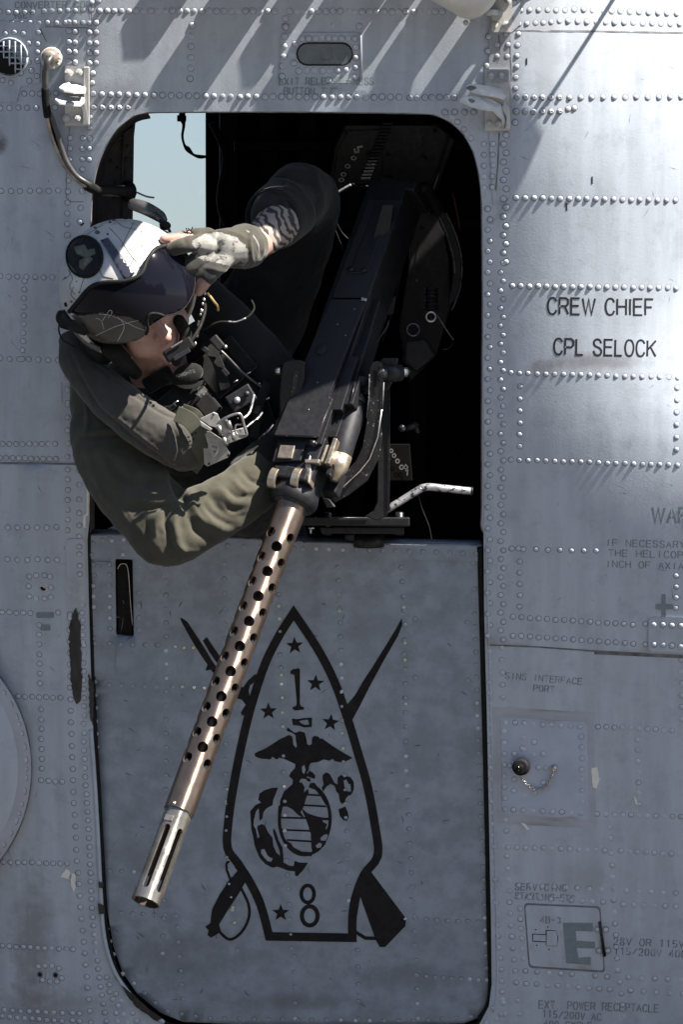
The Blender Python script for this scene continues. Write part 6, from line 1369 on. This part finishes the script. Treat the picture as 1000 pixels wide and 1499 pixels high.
write('KNIGHTS', (259, 553), (287, 545), 4.5, 'seam', surf=PD(.176), off=0, sw=1.0, parent=vest)
mb = MB(); mb.add([P(288, 578, .17), P(300, 566, .165), (P(303, 578, .17)), P(292, 581, .172)], [(0, 1, 2), (0, 2, 3)]); mb.prism([P(x, y, .172) for x, y in ((285, 577), (300, 566), (304, 578), (292, 580))], (0, .006, 0)); mb.build('harness_tab', M['leather'], vest)
for pl, w_ in (([(236, 585, .155), (258, 612, .175), (286, 622, .18)], .018), ([(300, 500, .12), (318, 530, .14), (330, 570, .14)], .02), ([(392, 560, .12), (380, 590, .14), (372, 640, .13)], .016), ([(330, 600, .15), (350, 604, .15), (384, 596, .14)], .012), ([(240, 548, .16), (270, 566, .17), (300, 560, .16)], .010)):
    strapm('harness_strap', pl, w_, .002, M['vest'], vest)
for x, y, a_ in ((252, 596, 40), (262, 604, 40), (330, 545, -50), (376, 600, 70), (300, 512, -40)):
    obox('strap_slider', x, y, .182 if x < 270 else .155, 12, 7, .004, a_, M['gundark'], .001)
for x, y in ((258, 590), (266, 598), (275, 606), (345, 560), (364, 548), (392, 585)):
    mb = MB(); mb.tube([P(x-3, y, .186 if x < 280 else .15), P(x+3, y-3, .186 if x < 280 else .15)], .0012, 6); mb.build('strap_loop', M['steel'], vest, True)
# silver chest buckle
bk = mat('silver_buckle', (.22, .217, .21), .42, .85, .12, 50)
def bp(name, poly, d, th, parent=None, m=None, bev=.0012):
    mb = MB(); mb.prism([P(x, y, d+(x-320)*-.0004) for x, y in poly], (0, th, 0)); return mb.build(name, m or bk, parent or bkl, bev=bev)
bkl = obj('buckle', *(lambda mb: (mb.v, mb.f))((lambda mb: mb.prism([P(x, y, .255) for x, y in ((296, 630), (309, 632), (324, 642), (337, 664), (334, 670), (304, 683), (299, 680))], (0, .004, 0)))(MB())), bk, man); bevel(bkl, .0012)
bp('buckle_plate', [(292, 613), (313, 603), (319, 606), (324, 620), (318, 627), (307, 624)], .272, .004); bp('buckle_ridge', [(292, 615), (311, 628), (308, 632), (294, 624)], .277, .004)
tri = [(298, 629), (324, 643), (316, 676), (312, 676)]
mb = MB(); v2, f = region([tri], [disc(x, y, 1.7, 1.7, 10) for x, y in ((307, 640), (313, 642.5), (309.5, 647), (314, 648), (318.5, 643.5), (312, 653.5), (316.5, 655), (314, 661))], 6)
v = [P(x, y, .268) for x, y in v2]; o = obj('buckle_plate', v, facing(v, f), bk, bkl); k = o.modifiers.new('thick', 'SOLIDIFY'); k.thickness = .003
bp('buckle_hinge', [(314, 625), (332, 612), (340, 632), (326, 640)], .275, .006)
for a_, b_ in (((320, 624), (324, 636)), ((334, 617), (338, 628)), ((327, 641), (332, 652)), ((340, 634), (343, 644))):
    mb = MB(); mb.tube([P(*a_, .28), P(*b_, .276)], .0042, 12); mb.build('hinge_barrel', bk, bkl, True)
bp('buckle_arm', [(324, 634), (356, 626), (360, 640), (333, 650)], .268, .005)
mb = MB(); mb.tube([P(*p) for p in spline([(316, 622, .27), (330, 612, .275), (346, 606, .275), (353, 608, .274), (357, 622, .272), (361, 637, .27), (350, 639, .268)], 5)], .0026, 10); mb.build('buckle_bail', bk, bkl, True)
mb = MB(); mb.tube([P(*p) for p in spline([(353, 622, .268), (346, 622, .272), (344, 630, .272), (348, 636, .272), (352, 630, .270)], 5)], .0018, 8); mb.build('buckle_spring', bk, bkl, True)
for x, y in ((334, 667), (306, 679), (313, 607), (348, 613)):
    mb = MB(); q = P(x, y, .2605 if y > 650 else .276); mb.tube([q, q+Vector((0, -.002, 0))], .0022, 10); mb.build('buckle_rivet', M['gundark'], bkl, True)
mb = MB(); mb.tube([P(*p) for p in spline([(356, 613, .22), (364, 606, .21), (368, 596, .2), (372, 578, .19)], 5)], .0024, 8); mb.build('wire_loop', M['silver'], man, True)
mb = MB(); mb.tube([P(*p) for p in spline([(360, 626, .2), (370, 618, .19), (378, 612, .18), (384, 604, .16)], 5)], .002, 8); mb.build('wire_loop', M['silver'], man, True)
mb = MB(); mb.tube([P(*p) for p in spline([(376, 648, .16), (382, 640, .17), (392, 632, .17), (400, 622, .16)], 5)], .0026, 8); mb.build('wire_loop', M['edge'], man, True)
mb = MB(); mb.tube([P(*p) for p in spline([(308, 500, .14), (330, 520, .15), (360, 550, .14), (395, 575, .12)], 5)], .0026, 8); mb.build('headset_cable', M['cable'], man, True)
obox('cable_connector', 318, 502, .15, 22, 14, .014, -50, M['gunblack'], .003)
for x, y in ((379, 563), (288, 492), (330, 508)):
    mb = MB(); mb.ball(P(x, y, .12), .0042, seg=8); mb.build('snap_button', M['steel'], vest, True)
# lips: tint on the mouth of the same body mesh
body.data.materials.append(M['lip'])
ms = [0]*len(body.data.polygons)
for i, p in enumerate(body.data.polygons):
    r = p.center-HC; a_, f_, u_ = r.dot(HQ), r.dot(HF), r.dot(HU)-dz
    if abs(a_) < .024 and f_ > .088 and -.079 < u_ < -.057: ms[i] = 1
body.data.polygons.foreach_set('material_index', ms)
# inner edge where the sill rubber meets the elbow
